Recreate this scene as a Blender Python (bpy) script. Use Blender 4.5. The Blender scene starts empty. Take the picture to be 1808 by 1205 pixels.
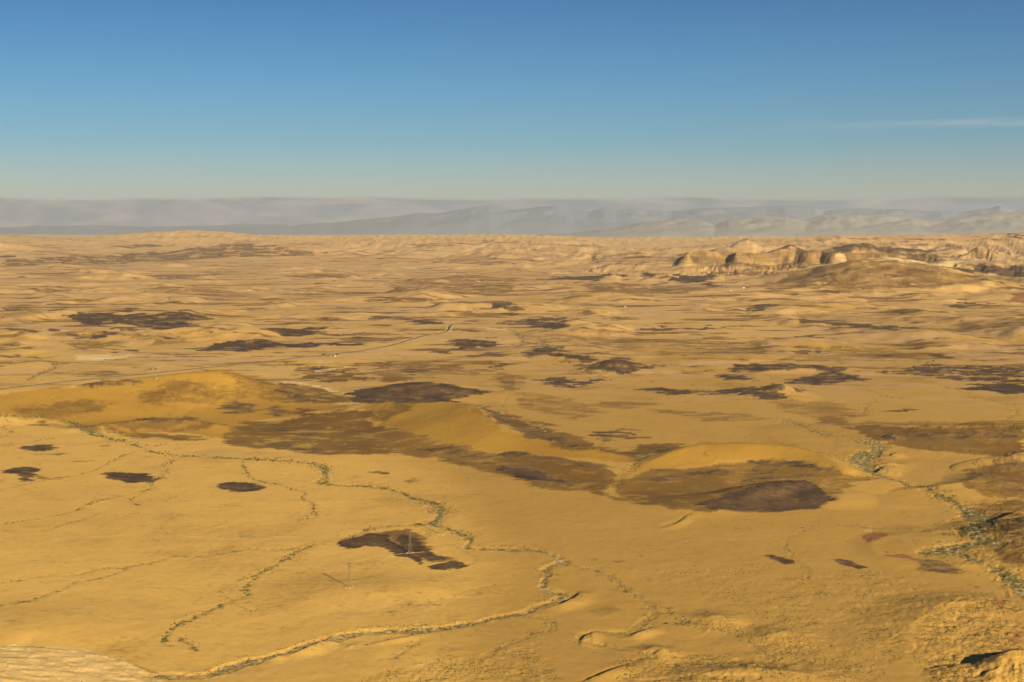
import bpy, math, random
import numpy as np
from mathutils import Vector

# ------------------------------------------------------------------ camera, sky, sun, exposure
SC = bpy.context.scene
COL = SC.collection
H = 350.0                       # height of the crater rim, where the camera stands, above the desert floor
F = 2484.0                      # focal length in photograph pixels (1808 wide)
TH = math.atan(202.5 / F)       # downward pitch
cam_d = bpy.data.cameras.new('camera')
cam_d.sensor_width = 36.0
cam_d.lens = 36.0 * F / 1808.0
cam_d.clip_start = 1.0
cam_d.clip_end = 300000.0
cam = bpy.data.objects.new('camera', cam_d)
COL.objects.link(cam)
cam.location = (0, 0, H)
cam.rotation_euler = (math.radians(90) - TH, 0, 0)
SC.camera = cam

SUN_EL = math.radians(20.0)
SUN_AZ = math.radians(154.0)    # clockwise from the view direction: behind the camera, to the right
world = bpy.data.worlds.new('World')
SC.world = world
world.use_nodes = True
wn, wl = world.node_tree.nodes, world.node_tree.links
wn.clear()
w_out = wn.new('ShaderNodeOutputWorld')
w_bg = wn.new('ShaderNodeBackground')
w_sky = wn.new('ShaderNodeTexSky')
w_sky.sky_type = 'NISHITA'
w_sky.sun_disc = False
w_sky.sun_elevation = SUN_EL
w_sky.sun_rotation = SUN_AZ
w_sky.altitude = 900.0
w_sky.air_density = 1.0
w_sky.dust_density = 0.6
w_sky.ozone_density = 1.6
w_bg.inputs['Strength'].default_value = 0.06

sun_d = bpy.data.lights.new('sun', 'SUN')
sun_d.energy = 4.6
sun_d.angle = math.radians(0.53)
sun_d.color = (1.0, 0.835, 0.51)
sun = bpy.data.objects.new('sun', sun_d)
COL.objects.link(sun)
sdir = Vector((math.sin(SUN_AZ) * math.cos(SUN_EL), math.cos(SUN_AZ) * math.cos(SUN_EL), math.sin(SUN_EL)))
sun.rotation_euler = (-sdir).to_track_quat('-Z', 'Y').to_euler()
sun.location = (0, 0, 2500)

SC.view_settings.view_transform = 'Standard'
SC.view_settings.look = 'None'
SC.view_settings.exposure = 1.32
SC.view_settings.gamma = 1.0
SC.view_settings.use_curve_mapping = False
SC.cycles.max_bounces = 6
SC.cycles.diffuse_bounces = 2
SC.cycles.volume_bounces = 1
SC.cycles.use_denoising = True


# ------------------------------------------------------------------ small node helper
class N:
    def __init__(self, tree):
        self.t = tree

    def new(self, typ, **kw):
        n = self.t.nodes.new(typ)
        for k, v in kw.items():
            setattr(n, k, v)
        return n

    def put(self, sock, v):
        if isinstance(v, bpy.types.NodeSocket):
            self.t.links.new(v, sock)
        elif v is not None:
            sock.default_value = v

    def math(self, op, a, b=None, c=None, clamp=False):
        n = self.new('ShaderNodeMath', operation=op, use_clamp=clamp)
        self.put(n.inputs[0], a)
        self.put(n.inputs[1], b)
        self.put(n.inputs[2], c)
        return n.outputs[0]

    def noise(self, vec, scale, detail=4.0, rough=0.55, dist=0.0):
        n = self.new('ShaderNodeTexNoise')
        n.inputs['Scale'].default_value = scale
        n.inputs['Detail'].default_value = detail
        n.inputs['Roughness'].default_value = rough
        n.inputs['Distortion'].default_value = dist
        self.put(n.inputs['Vector'], vec)
        return n.outputs['Fac']

    def ramp(self, v, lo, hi, a=0.0, b=1.0):
        n = self.new('ShaderNodeMapRange', interpolation_type='SMOOTHSTEP')
        self.put(n.inputs['Value'], v)
        for k, x in (('From Min', lo), ('From Max', hi), ('To Min', a), ('To Max', b)):
            self.put(n.inputs[k], x)
        return n.outputs['Result']

    def mix(self, fac, a, b, blend='MIX'):
        n = self.new('ShaderNodeMix', data_type='RGBA', blend_type=blend)
        self.put(n.inputs['Factor'], fac)
        self.put(n.inputs[6], a if isinstance(a, bpy.types.NodeSocket) else (*a, 1.0) if len(a) == 3 else a)
        self.put(n.inputs[7], b if isinstance(b, bpy.types.NodeSocket) else (*b, 1.0) if len(b) == 3 else b)
        return n.outputs[2]

    def attr(self, name):
        return self.new('ShaderNodeAttribute', attribute_name=name).outputs['Fac']


CLOUD_A, CLOUD_B = (1.55, 1.85, 2.15), (3.2, 2.8, 2.5)
# sky: Nishita, tinted overall; a low cloud bank on the horizon and a thin streak of cirrus
w = N(world.node_tree)
tc = w.new('ShaderNodeTexCoord')
sep = w.new('ShaderNodeSeparateXYZ')
wl.new(tc.outputs['Generated'], sep.inputs[0])
el = w.math('DIVIDE', sep.outputs['Z'], w.math('SQRT', w.math('ADD', w.math('MULTIPLY', sep.outputs['X'], sep.outputs['X']),
                                                              w.math('MULTIPLY', sep.outputs['Y'], sep.outputs['Y']))))
az = w.math('ARCTAN2', sep.outputs['X'], sep.outputs['Y'])
tint = w.new('ShaderNodeValToRGB')            # the sky deepens towards the zenith, all round
SKY_STOPS = [(0.0, (.43, .43, .48)), (.05, (.35, .395, .465)), (.10, (.225, .36, .47)), (.17, (.165, .33, .465)), (.26, (.115, .265, .42)), (.6, (.11, .26, .42))]
cr = tint.color_ramp
while len(cr.elements) < len(SKY_STOPS):
    cr.elements.new(0.5)
for e_, (p_, c_) in zip(cr.elements, SKY_STOPS):
    e_.position = p_
    e_.color = (*c_, 1.0)
wl.new(w.math('MULTIPLY', el, 1.7, clamp=True), tint.inputs[0])
sky_c = w.mix(1.0, w_sky.outputs['Color'], tint.outputs[0], 'MULTIPLY')
comb = w.new('ShaderNodeCombineXYZ')
wl.new(az, comb.inputs[0])
wl.new(w.math('MULTIPLY', el, 4.0), comb.inputs[1])
top_n = w.noise(comb.outputs[0], 9.0, 5.0, 0.5)
top = w.math('ADD', 0.0195, w.math('MULTIPLY', w.math('SUBTRACT', top_n, 0.5), 0.010))
bank = w.ramp(w.math('SUBTRACT', top, el), -0.0008, 0.0016)
tex = w.noise(comb.outputs[0], 22.0, 6.0, 0.6, 0.5)
cloud_c = w.mix(w.ramp(tex, 0.36, 0.66), CLOUD_A, CLOUD_B)
sky_c = w.mix(w.math('MULTIPLY', bank, 0.92), sky_c, cloud_c)
comb2 = w.new('ShaderNodeCombineXYZ')
wl.new(w.math('MULTIPLY', az, 1.0), comb2.inputs[0])
wl.new(w.math('MULTIPLY', el, 22.0), comb2.inputs[1])
cir = w.noise(comb2.outputs[0], 7.0, 5.0, 0.55, 0.3)
cband = w.math('SUBTRACT', 1.0, w.math('ABSOLUTE', w.math('DIVIDE', w.math('SUBTRACT', el, 0.0690), 0.0036)), clamp=True)
caz = w.ramp(az, 0.13, 0.32)
sky_c = w.mix(w.math('MULTIPLY', w.math('MULTIPLY', cband, caz), w.ramp(cir, 0.30, 0.62, 0.05, 0.42)), sky_c, (4.2, 4.2, 3.9))
wl.new(sky_c, w_bg.inputs['Color'])
wl.new(w_bg.outputs[0], w_out.inputs[0])

# ------------------------------------------------------------------ noise and projection
rng = np.random.RandomState(7)
PERM = rng.permutation(256)
PERM = np.concatenate([PERM, PERM]).astype(np.int64)
ang = rng.rand(256) * 2 * np.pi
GX, GY = np.cos(ang), np.sin(ang)


def perlin(x, y, seed=0):
    x = x + seed * 17.31
    y = y - seed * 9.77
    x0 = np.floor(x)
    y0 = np.floor(y)
    fx, fy = x - x0, y - y0
    xi = x0.astype(np.int64) & 255
    yi = y0.astype(np.int64) & 255
    xj, yj = (xi + 1) & 255, (yi + 1) & 255

    def g(ix, iy, dx, dy):
        h = PERM[PERM[ix] + iy]
        return GX[h] * dx + GY[h] * dy
    u = fx * fx * fx * (fx * (fx * 6 - 15) + 10)
    v = fy * fy * fy * (fy * (fy * 6 - 15) + 10)
    a = g(xi, yi, fx, fy)
    b = g(xj, yi, fx - 1, fy)
    c = g(xi, yj, fx, fy - 1)
    d = g(xj, yj, fx - 1, fy - 1)
    return 1.4 * ((a + u * (b - a)) * (1 - v) + (c + u * (d - c)) * v)


def fbm(x, y, octs=4, seed=0, gain=0.5):
    s, a, n = 0.0, 1.0, 0.0
    for i in range(octs):
        s = s + a * perlin(x * 2 ** i, y * 2 ** i, seed + i)
        n += a
        a *= gain
    return s / n


def sst(lo, hi, x):
    t = np.clip((x - lo) / (hi - lo), 0, 1)
    return t * t * (3 - 2 * t)


def v_of_y(y):
    return 602.5 + F * np.tan(np.arctan(H / y) - TH)


def y_of_v(v):
    return H / np.tan(np.arctan((v - 602.5) / F) + TH)


def ray(px, py):
    yv = (602.5 - py) / F
    dy = math.cos(TH) + yv * math.sin(TH)
    dz = -math.sin(TH) + yv * math.cos(TH)
    return (px - 904.0) / F / dy, dz / dy      # x and z per metre of forward distance


# ------------------------------------------------------------------ relief: hills, ridges, mesas
# crest points: photograph x, photograph y, height (m) or, if over 900, the distance (m)
def crest(pts):
    out = []
    for px, py, k in pts:
        a, s = ray(px, py)
        if k > 900:
            out.append((a * k, k, H + s * k))
        else:
            y = (k - H) / s
            out.append((a * y, y, k))
    return np.array(out)


HILLS = [
    # pts, front width, back width, profile (0 smooth dune, 1 cliff, 2 rounded), gully amount, gully length
    ([(-140, 702, 22), (0, 690, 32), (100, 683, 38), (220, 669, 46), (320, 658, 52), (385, 653, 55), (405, 656, 52), (430, 665, 44), (470, 680, 28), (500, 694, 15), (560, 709, 9)], 270, 220, 0, .09, 110),
    ([(150, 752, 4), (200, 745, 12), (280, 738, 14), (345, 739, 14), (395, 751, 8), (430, 758, 3)], 60, 40, 0, .1, 60),
    ([(600, 716, 9), (650, 711, 18), (750, 706, 30), (830, 711, 38), (862, 733, 36), (900, 757, 30), (960, 772, 25), (1050, 791, 18), (1118, 806, 6)], 190, 70, 0, .03, 90),
    ([(1100, 832, 4), (1150, 815, 11), (1195, 792, 22), (1240, 783, 26), (1320, 781, 24), (1400, 788, 22), (1450, 801, 19), (1490, 825, 16), (1520, 842, 6)], 170, 70, 0, .03, 90),
    ([(1225, 888, 3), (1300, 868, 12), (1360, 851, 16), (1420, 849, 15), (1465, 870, 6)], 90, 80, 2, .04, 60),
    ([(612, 702, 4), (690, 681, 16), (740, 675, 22), (800, 678, 18), (872, 692, 4)], 170, 140, 2, .15, 70),
    ([(915, 629, 3), (960, 619, 16), (1000, 622, 18), (1050, 636, 5)], 140, 120, 2, .2, 80),
    ([(1010, 653, 2), (1050, 644, 14), (1085, 634, 26), (1110, 637, 20), (1140, 650, 5)], 150, 120, 2, .2, 80),
    ([(1335, 692, 5), (1360, 681, 16), (1378, 677, 22), (1386, 681, 18), (1400, 697, 5)], 110, 60, 2, .2, 60),
    ([(1285, 652, 3), (1320, 645, 10), (1400, 644, 12), (1480, 646, 8), (1500, 655, 3)], 120, 100, 2, .2, 80),
    ([(1510, 752, 6), (1600, 749, 16), (1720, 747, 20), (1900, 744, 24)], 220, 40, 0, .25, 60),
    # pale hillocks with dark plain behind them
    ([(1030, 506, 5), (1060, 497, 22), (1078, 486, 46), (1100, 482, 54), (1112, 489, 36), (1125, 500, 10)], 320, 150, 0, .5, 150),
    ([(1122, 502, 8), (1150, 489, 38), (1172, 484, 54), (1186, 487, 46), (1200, 497, 18)], 320, 150, 0, .5, 150),
    ([(1235, 500, 20), (1260, 489, 44), (1278, 484, 55), (1300, 490, 42), (1330, 501, 14)], 380, 150, 0, .5, 150),
    ([(955, 503, 4), (965, 496, 26), (980, 504, 5)], 160, 120, 0, .5, 90),
    ([(800, 492, 6), (820, 482, 34), (845, 489, 14)], 300, 150, 0, .5, 120),
    ([(500, 500, 10), (580, 494, 26), (640, 497, 22), (690, 503, 8)], 500, 200, 0, .4, 200),
    # dark brown hill in front of the mesas
    ([(1330, 508, 14), (1390, 488, 75), (1440, 471, 125), (1500, 463, 155), (1560, 461, 162), (1610, 462, 158), (1650, 470, 130), (1700, 482, 82), (1760, 500, 30)], 1300, 700, 2, .35, 260),
    ([(1750, 520, 20), (1800, 512, 50), (1900, 500, 80)], 400, 300, 2, .3, 200),
    # mesas: a pale cliff edge, a dark cap set back from it
    ([(1198, 462, 10600), (1206, 454, 10550), (1212, 445, 10550), (1222, 441, 10600), (1262, 441, 10600), (1276, 444, 10650), (1284, 449, 10700), (1296, 446, 10600), (1306, 442, 10450), (1320, 444, 10550), (1360, 444, 10600), (1392, 442, 10600), (1412, 445, 10600), (1430, 440, 10400), (1446, 445, 10600)], 560, 700, 1, .55, 62),
    ([(1446, 446, 10700), (1475, 441, 10300), (1492, 446, 10650), (1530, 447, 10750), (1580, 446, 10750), (1620, 446, 10750), (1648, 449, 10700), (1672, 458, 10500)], 560, 700, 1, .55, 62),
    ([(1440, 442, 11400), (1470, 436, 11500), (1500, 431, 11500), (1540, 433, 11600), (1590, 435, 11600), (1640, 439, 11600), (1668, 446, 11500), (1690, 454, 11400)], 620, 700, 2, .25, 220),
    ([(1682, 461, 11000), (1705, 452, 11100), (1722, 439, 11200), (1734, 437, 11200), (1746, 438, 11200), (1758, 450, 11100), (1768, 460, 11000)], 460, 420, 1, .7, 110),
    ([(1285, 436, 13200), (1300, 428, 13200), (1318, 419, 13200), (1335, 426, 13200), (1352, 437, 13200)], 800, 500, 0, .5, 160),
    ([(1372, 440, 12200), (1386, 432, 12200), (1400, 432, 12200), (1414, 440, 12200)], 420, 300, 2, .2, 200),
    ([(1640, 462, 9800), (1700, 458, 9800), (1760, 460, 9800), (1830, 458, 9800)], 700, 600, 0, .8, 120),
    ([(1520, 461, 9700), (1545, 453, 9700), (1580, 453, 9700), (1610, 462, 9700)], 420, 300, 2, .4, 120),
    # escarpment behind the mesas
    ([(1330, 424, 15500), (1420, 418, 15500), (1480, 413, 15500), (1560, 415, 15800), (1640, 415, 16000), (1720, 411, 16000), (1780, 409, 16000), (1810, 410, 16000), (2200, 408, 16000)], 3300, 1500, 0, .62, 420),
    # far rim
    ([(-500, 421, 20000), (-60, 414, 19000), (20, 415, 19500), (80, 419, 20000), (150, 418, 21000), (210, 413, 21000), (270, 408, 21000), (330, 405, 21000), (390, 408, 21000), (440, 413, 21000), (480, 415, 21500), (560, 417, 22000), (640, 415, 22000), (720, 413, 22000), (880, 413, 22000), (1000, 415, 22000), (1040, 419, 22000), (1120, 418, 22000), (1240, 418, 22500), (1400, 417, 22500), (1500, 414, 22500), (2300, 413, 22500)], 4600, 1500, 0, .38, 1100),
    ([(540, 428, 17500), (600, 424, 17500), (680, 421, 17800), (760, 422, 17500), (860, 421, 17800), (960, 424, 17500), (1040, 422, 17500), (1060, 436, 17000)], 2400, 800, 0, .5, 600),
    ([(-200, 428, 15500), (-20, 424, 15500), (40, 430, 15500), (100, 444, 15000)], 1800, 800, 0, .4, 500),
    ([(900, 440, 13500), (1000, 437, 13800), (1080, 434, 13800), (1150, 439, 13500), (1200, 447, 13200)], 1700, 600, 0, .45, 400),
    # foreground ledge at the lower left
    ([(-260, 1132, 15), (-60, 1137, 13), (60, 1141, 12), (150, 1149, 9), (215, 1165, 6), (260, 1187, 3), (300, 1215, 0)], 330, 12, 3, .05, 30),
    ([(-10, 1124, 3), (30, 1112, 6), (60, 1108, 5), (95, 1110, 5), (130, 1126, 3), (165, 1146, 1)], 60, 130, 2, .12, 40),
    # foreground swells
    ([(480, 1062, 0), (560, 1048, 2), (615, 1040, 3.5), (680, 1037, 4.5), (730, 1040, 4), (800, 1058, 0)], 75, 90, 2, .15, 30),
    ([(1560, 1135, 2), (1640, 1080, 6), (1690, 1056, 9), (1720, 1064, 7), (1745, 1105, 3)], 90, 60, 0, .2, 40),
    ([(1700, 965, 3), (1760, 940, 16), (1830, 915, 26), (1950, 900, 34)], 150, 120, 2, .4, 50),
    ([(1560, 870, 2), (1640, 858, 8), (1710, 850, 10), (1740, 838, 7)], 110, 50, 0, .2, 40),
    ([(1770, 808, 14), (1800, 797, 24), (1860, 790, 28)], 90, 40, 1, .3, 30),
    ([(1715, 1174, 4), (1745, 1160, 11), (1775, 1150, 15), (1812, 1145, 16), (1900, 1138, 20)], 60, 14, 2, .5, 12),
    # small scarps and cut banks, their far sides in shade
    ([(1186, 808, 5), (1204, 796, 15), (1222, 786, 24), (1232, 784, 24)], 60, 5, 2, .2, 12),
    ([(955, 1078, 0), (980, 1069, 2), (1002, 1062, 4), (1022, 1048, 2.5), (1026, 1044, 0)], 22, 4, 2, .3, 9),
    ([(505, 1160, 0), (530, 1148, 2.5), (560, 1136, 3.2), (586, 1122, 1.5)], 18, 4, 2, .3, 9),
    ([(470, 1168, 0), (490, 1158, 2.2), (500, 1156, 0)], 14, 3, 2, .3, 9), ([(1028, 1206, 1), (1060, 1192, 3), (1095, 1178, 3), (1108, 1174, 0)], 22, 4, 2, .3, 9),
    ([(1108, 1124, 0), (1124, 1118, 3), (1140, 1112, 3), (1162, 1106, 0)], 18, 4, 2, .3, 9), ([(1028, 1136, 1), (1030, 1124, 3), (1045, 1116, 2), (1060, 1114, 0)], 16, 4, 2, .3, 9),
    ([(1690, 767, 3), (1715, 760, 10), (1738, 752, 14), (1748, 752, 8)], 90, 9, 2, .4, 14), ([(1725, 860, 0), (1738, 855, 8), (1752, 849, 8), (1790, 846, 4)], 60, 9, 2, .4, 14), ([(1750, 816, 3), (1775, 803, 14), (1790, 796, 16), (1812, 800, 12)], 60, 9, 2, .5, 12),
    ([(1740, 828, 0), (1765, 822, 8), (1792, 816, 8), (1800, 818, 2)], 50, 8, 2, .5, 12), ([(1536, 838, 0), (1550, 831, 7), (1562, 824, 4)], 40, 6, 2, .4, 10), ([(1548, 822, 0), (1558, 818, 6), (1572, 816, 5), (1580, 820, 0)], 40, 6, 2, .4, 10), ([(1568, 806, 0), (1576, 802, 5), (1584, 799, 1)], 30, 6, 2, .4, 10),
    ([(1555, 778, 2), (1565, 768, 12), (1580, 766, 12), (1592, 774, 3)], 60, 25, 2, .7, 8), ([(1782, 1082, 0), (1792, 1079, 3), (1804, 1076, 2)], 18, 4, 2, .3, 8), ([(1628, 1136, 0), (1640, 1134, 2), (1655, 1136, 0)], 14, 4, 2, .3, 8),
    ([(1525, 955, 0), (1540, 950, 3), (1552, 946, 0)], 16, 5, 2, .3, 8), ([(1735, 925, 2), (1770, 912, 9), (1800, 900, 9)], 60, 12, 2, .5, 12), ([(1700, 992, 0), (1740, 990, 5), (1800, 1002, 6), (1830, 1008, 4)], 40, 8, 2, .5, 10),
    ([(1160, 936, 0), (1195, 925, 2), (1214, 910, 2), (1220, 906, 0)], 16, 5, 2, .2, 9), ([(800, 1056, 0), (785, 1066, 0.7), (760, 1075, 0.8), (740, 1078, 0)], 16, 6, 2, .4, 9), ([(525, 1056, 0), (540, 1046, 2.2), (554, 1038, 1.5), (560, 1036, 0)], 18, 5, 2, .4, 9),
    ([(612, 1142, 0), (620, 1139, 1.6), (626, 1137, 0)], 9, 3, 2, .3, 6), ([(648, 1140, 0), (680, 1130, 1.2), (720, 1124, 1.2), (750, 1117, 0)], 14, 4, 2, .4, 6), ([(340, 985, 0), (312, 982, 1.5), (306, 984, 1.0)], 10, 4, 2, .3, 6),
    ([(1280, 1205, 1), (1290, 1192, 4), (1310, 1186, 5), (1330, 1190, 4)], 22, 5, 2, .7, 6), ([(1270, 1200, 0), (1276, 1190, 4), (1290, 1184, 3)], 18, 5, 2, .6, 6), ([(1150, 1163, 0), (1160, 1150, 5), (1172, 1146, 4), (1178, 1158, 0)], 30, 8, 2, .6, 8),
    ([(1150, 1215, 0), (1240, 1190, 5), (1310, 1178, 8), (1420, 1188, 6), (1500, 1210, 0)], 90, 40, 0, .5, 24),
    ([(1120, 1160, 0), (1150, 1142, 5), (1175, 1146, 4), (1200, 1165, 0)], 40, 22, 0, .4, 14),
    ([(1210, 1098, 0), (1255, 1085, 5), (1290, 1092, 4), (1320, 1105, 0)], 45, 30, 0, .5, 14),
    ([(1330, 1150, 0), (1375, 1112, 5), (1400, 1118, 4), (1440, 1150, 0)], 60, 40, 0, .5, 16),
]


def round3(P):
    for _ in range(2):
        q = 0.75 * P[:-1] + 0.25 * P[1:]
        r = 0.25 * P[:-1] + 0.75 * P[1:]
        P = np.concatenate([P[:1], np.stack([q, r], 1).reshape(-1, 3), P[-1:]])
    return P


def ridge(X, Y, P, wf, wb, prof, gul, glen, seed):
    # crest height, position along the crest and side are weighted by nearness, so the slope has no seams
    P = round3(P)
    best = np.full(X.shape, 1e18)
    Z = np.zeros(X.shape)
    S = np.zeros(X.shape)
    T = np.zeros(X.shape)
    W = np.zeros(X.shape)
    acc = 0.0
    sc2 = ((0.015 if prof == 1 else 0.04) * (wf + wb)) ** 2
    for i in range(len(P) - 1):
        ax, ay, azz = P[i]
        bx, by, bz = P[i + 1]
        dx, dy = bx - ax, by - ay
        L2 = dx * dx + dy * dy
        t = np.clip(((X - ax) * dx + (Y - ay) * dy) / L2, 0, 1)
        qx, qy = ax + t * dx - X, ay + t * dy - Y
        d2 = qx * qx + qy * qy
        best = np.minimum(best, d2)
        wt = math.sqrt(L2) / (d2 + sc2) ** 3 * 1e12
        Z += wt * (azz + t * (bz - azz))
        S += wt * ((X - ax) * dy - (Y - ay) * dx) / math.sqrt(L2) / np.sqrt(d2 + 1e-4)
        T += wt * (acc + t * math.sqrt(L2))
        W += wt
        acc += math.sqrt(L2)
    Z /= W
    S /= W
    T /= W
    best = np.sqrt(best)
    S = np.clip(S, -1, 1)
    fr = sst(-0.9, 0.9, S)
    g = 1.0 - np.abs(perlin(T / glen + 0.35 * perlin(best / glen, T / glen, seed + 5), best / (glen * 5), seed)) * 1.7
    g2 = 1.0 - np.abs(perlin(T / glen * 2.3 + 0.3 * perlin(best / glen * 2, T / glen * 2, seed + 6), best / (glen * 2.4), seed + 1)) * 1.7
    g = 0.65 * g + 0.35 * g2
    wd = (wb + (wf - wb) * fr) * (1 + 0.25 * perlin(T / (glen * 3), best * 0, seed + 3))
    s = best / np.maximum(wd, 1)
    s = np.clip(s * (1 - gul * 0.55 * (g - 0.3) * np.clip(s * 3, 0, 1)), 0, 1)
    if prof == 0:
        p = (1 - s) ** 1.5 * (1 + 0.6 * s)
    elif prof == 2:
        p = 0.5 + 0.5 * np.cos(np.pi * s)
    elif prof == 3:
        p = fr * np.clip(1 - 0.8 * s, 0, 1) + (1 - fr) * (1 - s) ** 1.2
        p = np.round(p * 16 + 0.5 * perlin(X / 14, Y / 14, seed)) / 16 * 0.35 + p * 0.65
        p = np.where(best < wd, p, 0)
    else:
        cl = 0.42 * sst(0.10, 0.015, s) + 0.58 * (1 - s) ** 1.5
        back = np.clip(1 - s, 0, 1) ** 0.5
        p = fr * cl + (1 - fr) * back
    amp = 1 - gul * 0.5 * np.clip(s * 2.2, 0, 1) * (1 - g) * np.clip((1 - s) * 3, 0, 1)
    return Z * p * amp


CRESTS = [crest(h[0]) for h in HILLS]


def big(X, Y):
    Z = np.zeros(X.shape)
    for k, (h, P) in enumerate(zip(HILLS, CRESTS)):
        r = max(h[1], h[2]) * 2.0
        m = (X > P[:, 0].min() - r) & (X < P[:, 0].max() + r) & (Y > P[:, 1].min() - r) & (Y < P[:, 1].max() + r)
        if not m.any():
            continue
        z = ridge(X[m], Y[m], P, h[1], h[2], h[3], h[4], h[5], 11 + 3 * k)
        Z[m] = np.maximum(Z[m], z)
    return Z


def hit(px, py, zfun):
    """where the line of sight through a photograph point meets the relief"""
    a, s = ray(px, py)
    y = np.geomspace(700, 60000, 900)
    z = H + s * y
    gz = zfun(a * y, y)
    k = np.argmax(z <= gz)
    if z[k] > gz[k]:
        k = len(y) - 1
    if k > 0:
        f0, f1 = z[k - 1] - gz[k - 1], z[k] - gz[k]
        t = f0 / (f0 - f1 + 1e-9)
        yy = y[k - 1] + t * (y[k] - y[k - 1])
    else:
        yy = y[0]
    return a * yy, yy


# ------------------------------------------------------------------ the ground grid: a fan, finest where the photograph looks
ac = np.linspace(-0.364 * 1.13, 0.364 * 1.13, 1200)
st = ac[1] - ac[0]
outer = ac[-1] + st * np.cumsum(1.28 ** np.arange(1, 26))
outer = outer[outer < 0.70]
A = np.concatenate([-outer[::-1], ac, outer])
vn = np.arange(1300, 567, -1.5)
yn = y_of_v(vn)
near = np.geomspace(60, yn[0] * 0.97, 16)
mid = yn[-1] * np.exp(0.0056 * np.arange(1, int(math.log(27000 / yn[-1]) / 0.0056) + 2))
farr = mid[-1] * np.exp(0.035 * np.arange(1, 29))
YR = np.concatenate([near, yn, mid, farr])
VR = v_of_y(YR)
UR = 904.0 + F * A
GX_, GY_ = np.meshgrid(A, YR)
X = GX_ * GY_
Y = GY_.copy()
nr, nc = X.shape
U = np.broadcast_to(UR, X.shape)
V = np.broadcast_to(VR[:, None], X.shape)
WV = np.clip(np.clip((V - 400) / 200, 0, 2) ** 1.6, 0.05, 1.6)

Z0 = big(X, Y)


def grid_z(zz):
    la = np.arange(nc)
    lr = np.arange(nr)

    def f(x, y):
        ca = np.interp(x / y, A, la)
        cr = np.interp(y, YR, lr)
        i = np.clip(cr.astype(int), 0, nr - 2)
        j = np.clip(ca.astype(int), 0, nc - 2)
        fr, fa = cr - i, ca - j
        return (zz[i, j] * (1 - fa) + zz[i, j + 1] * fa) * (1 - fr) + (zz[i + 1, j] * (1 - fa) + zz[i + 1, j + 1] * fa) * fr
    return f


big_z = grid_z(Z0)

# outlines wander a little, as gravel fields do
w1 = fbm(U / 46, V / (9 * WV ** 0.6), 4, 21)
w2 = fbm(U / 46, V / (9 * WV ** 0.6), 4, 31)
w3 = fbm(U / 9, V / 2.6, 3, 41)
UW = U + 10 * w1 + 3 * w3
wisp = perlin(U / 260 + 2.2, V / (2.1 * np.maximum(WV, .25)), 47) + 0.6 * perlin(U / 170, V / (1.1 * np.maximum(WV, .25)), 48)
UW += 17 * wisp * sst(1050, 620, V) + 7 * wisp
VW = V + WV * (3.0 * w2 + 0.9 * w3)
streak = fbm(U / 55, V / (2.6 * WV ** 0.8) + 0.04 * U / 55, 4, 51, 0.6)
streak2 = fbm(U / 120 + 3, V / (7 * WV ** 0.8), 4, 57, 0.55)


def parse(s):
    v = [float(t) for t in s.replace(',', ' ').split()]
    return list(zip(v[0::2], v[1::2]))


def to_map(pts):
    out = []
    for px, py in pts:
        x, y = hit(px, py, big_z)
        out.append((904 + F * x / y, v_of_y(y)))
    return np.array(out)


KU = 0.30     # a photograph pixel along the view counts for this much across it


def area(pts, soft=1.0):
    """0..1 membership of the ground cells in an outline traced on the ground"""
    P = to_map(pts)
    mg = 26
    c0, c1 = np.searchsorted(UR, [P[:, 0].min() - mg * 2, P[:, 0].max() + mg * 2])
    r1, r0 = nr - np.searchsorted(VR[::-1], [P[:, 1].min() - mg, P[:, 1].max() + mg])
    if c1 <= c0 or r1 <= r0:
        return (slice(0, 0), slice(0, 0)), np.zeros((0, 0))
    sl = (slice(r0, r1), slice(c0, c1))
    u, v = UW[sl] * KU, VW[sl]
    best = np.full(u.shape, 1e9)
    inside = np.zeros(u.shape, bool)
    n = len(P)
    for i in range(n):
        ax, ay = P[i, 0] * KU, P[i, 1]
        bx, by = P[(i + 1) % n, 0] * KU, P[(i + 1) % n, 1]
        dx, dy = bx - ax, by - ay
        t = np.clip(((u - ax) * dx + (v - ay) * dy) / (dx * dx + dy * dy + 1e-9), 0, 1)
        best = np.minimum(best, (ax + t * dx - u) ** 2 + (ay + t * dy - v) ** 2)
        if by != ay:
            c = ((ay > v) != (by > v)) & (u < dx * (v - ay) / dy + ax)
            inside ^= c
    d = np.sqrt(best) * np.where(inside, -1, 1)
    wv = WV[sl]
    return sl, sst(soft * 1.1 * wv, -soft * 1.1 * wv, d)


LAYERS = ('dark', 'brown', 'ochre', 'pale', 'red', 'gravel', 'cream', 'rough', 'green', 'tone', 'strata', 'pink', 'ledge', 'hill')
M = {k: np.zeros(X.shape) for k in LAYERS}


def add(layer, strength, st_, txt, soft=1.0):
    if layer in ('dark', 'brown'):
        strength = strength ** 0.65
    sl, m = area(parse(txt), soft)
    if m.size == 0:
        return
    if st_ > 0:
        q_ = min(1.0, st_ * (1.2 if layer == 'brown' else 1.7))
        m = m * (1 - q_ + q_ * sst(-0.13, 0.12, streak[sl] * 1.25 + (m - 0.85) * 0.55 + 0.05))
    M[layer][sl] = np.maximum(M[layer][sl], m * strength)


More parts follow.
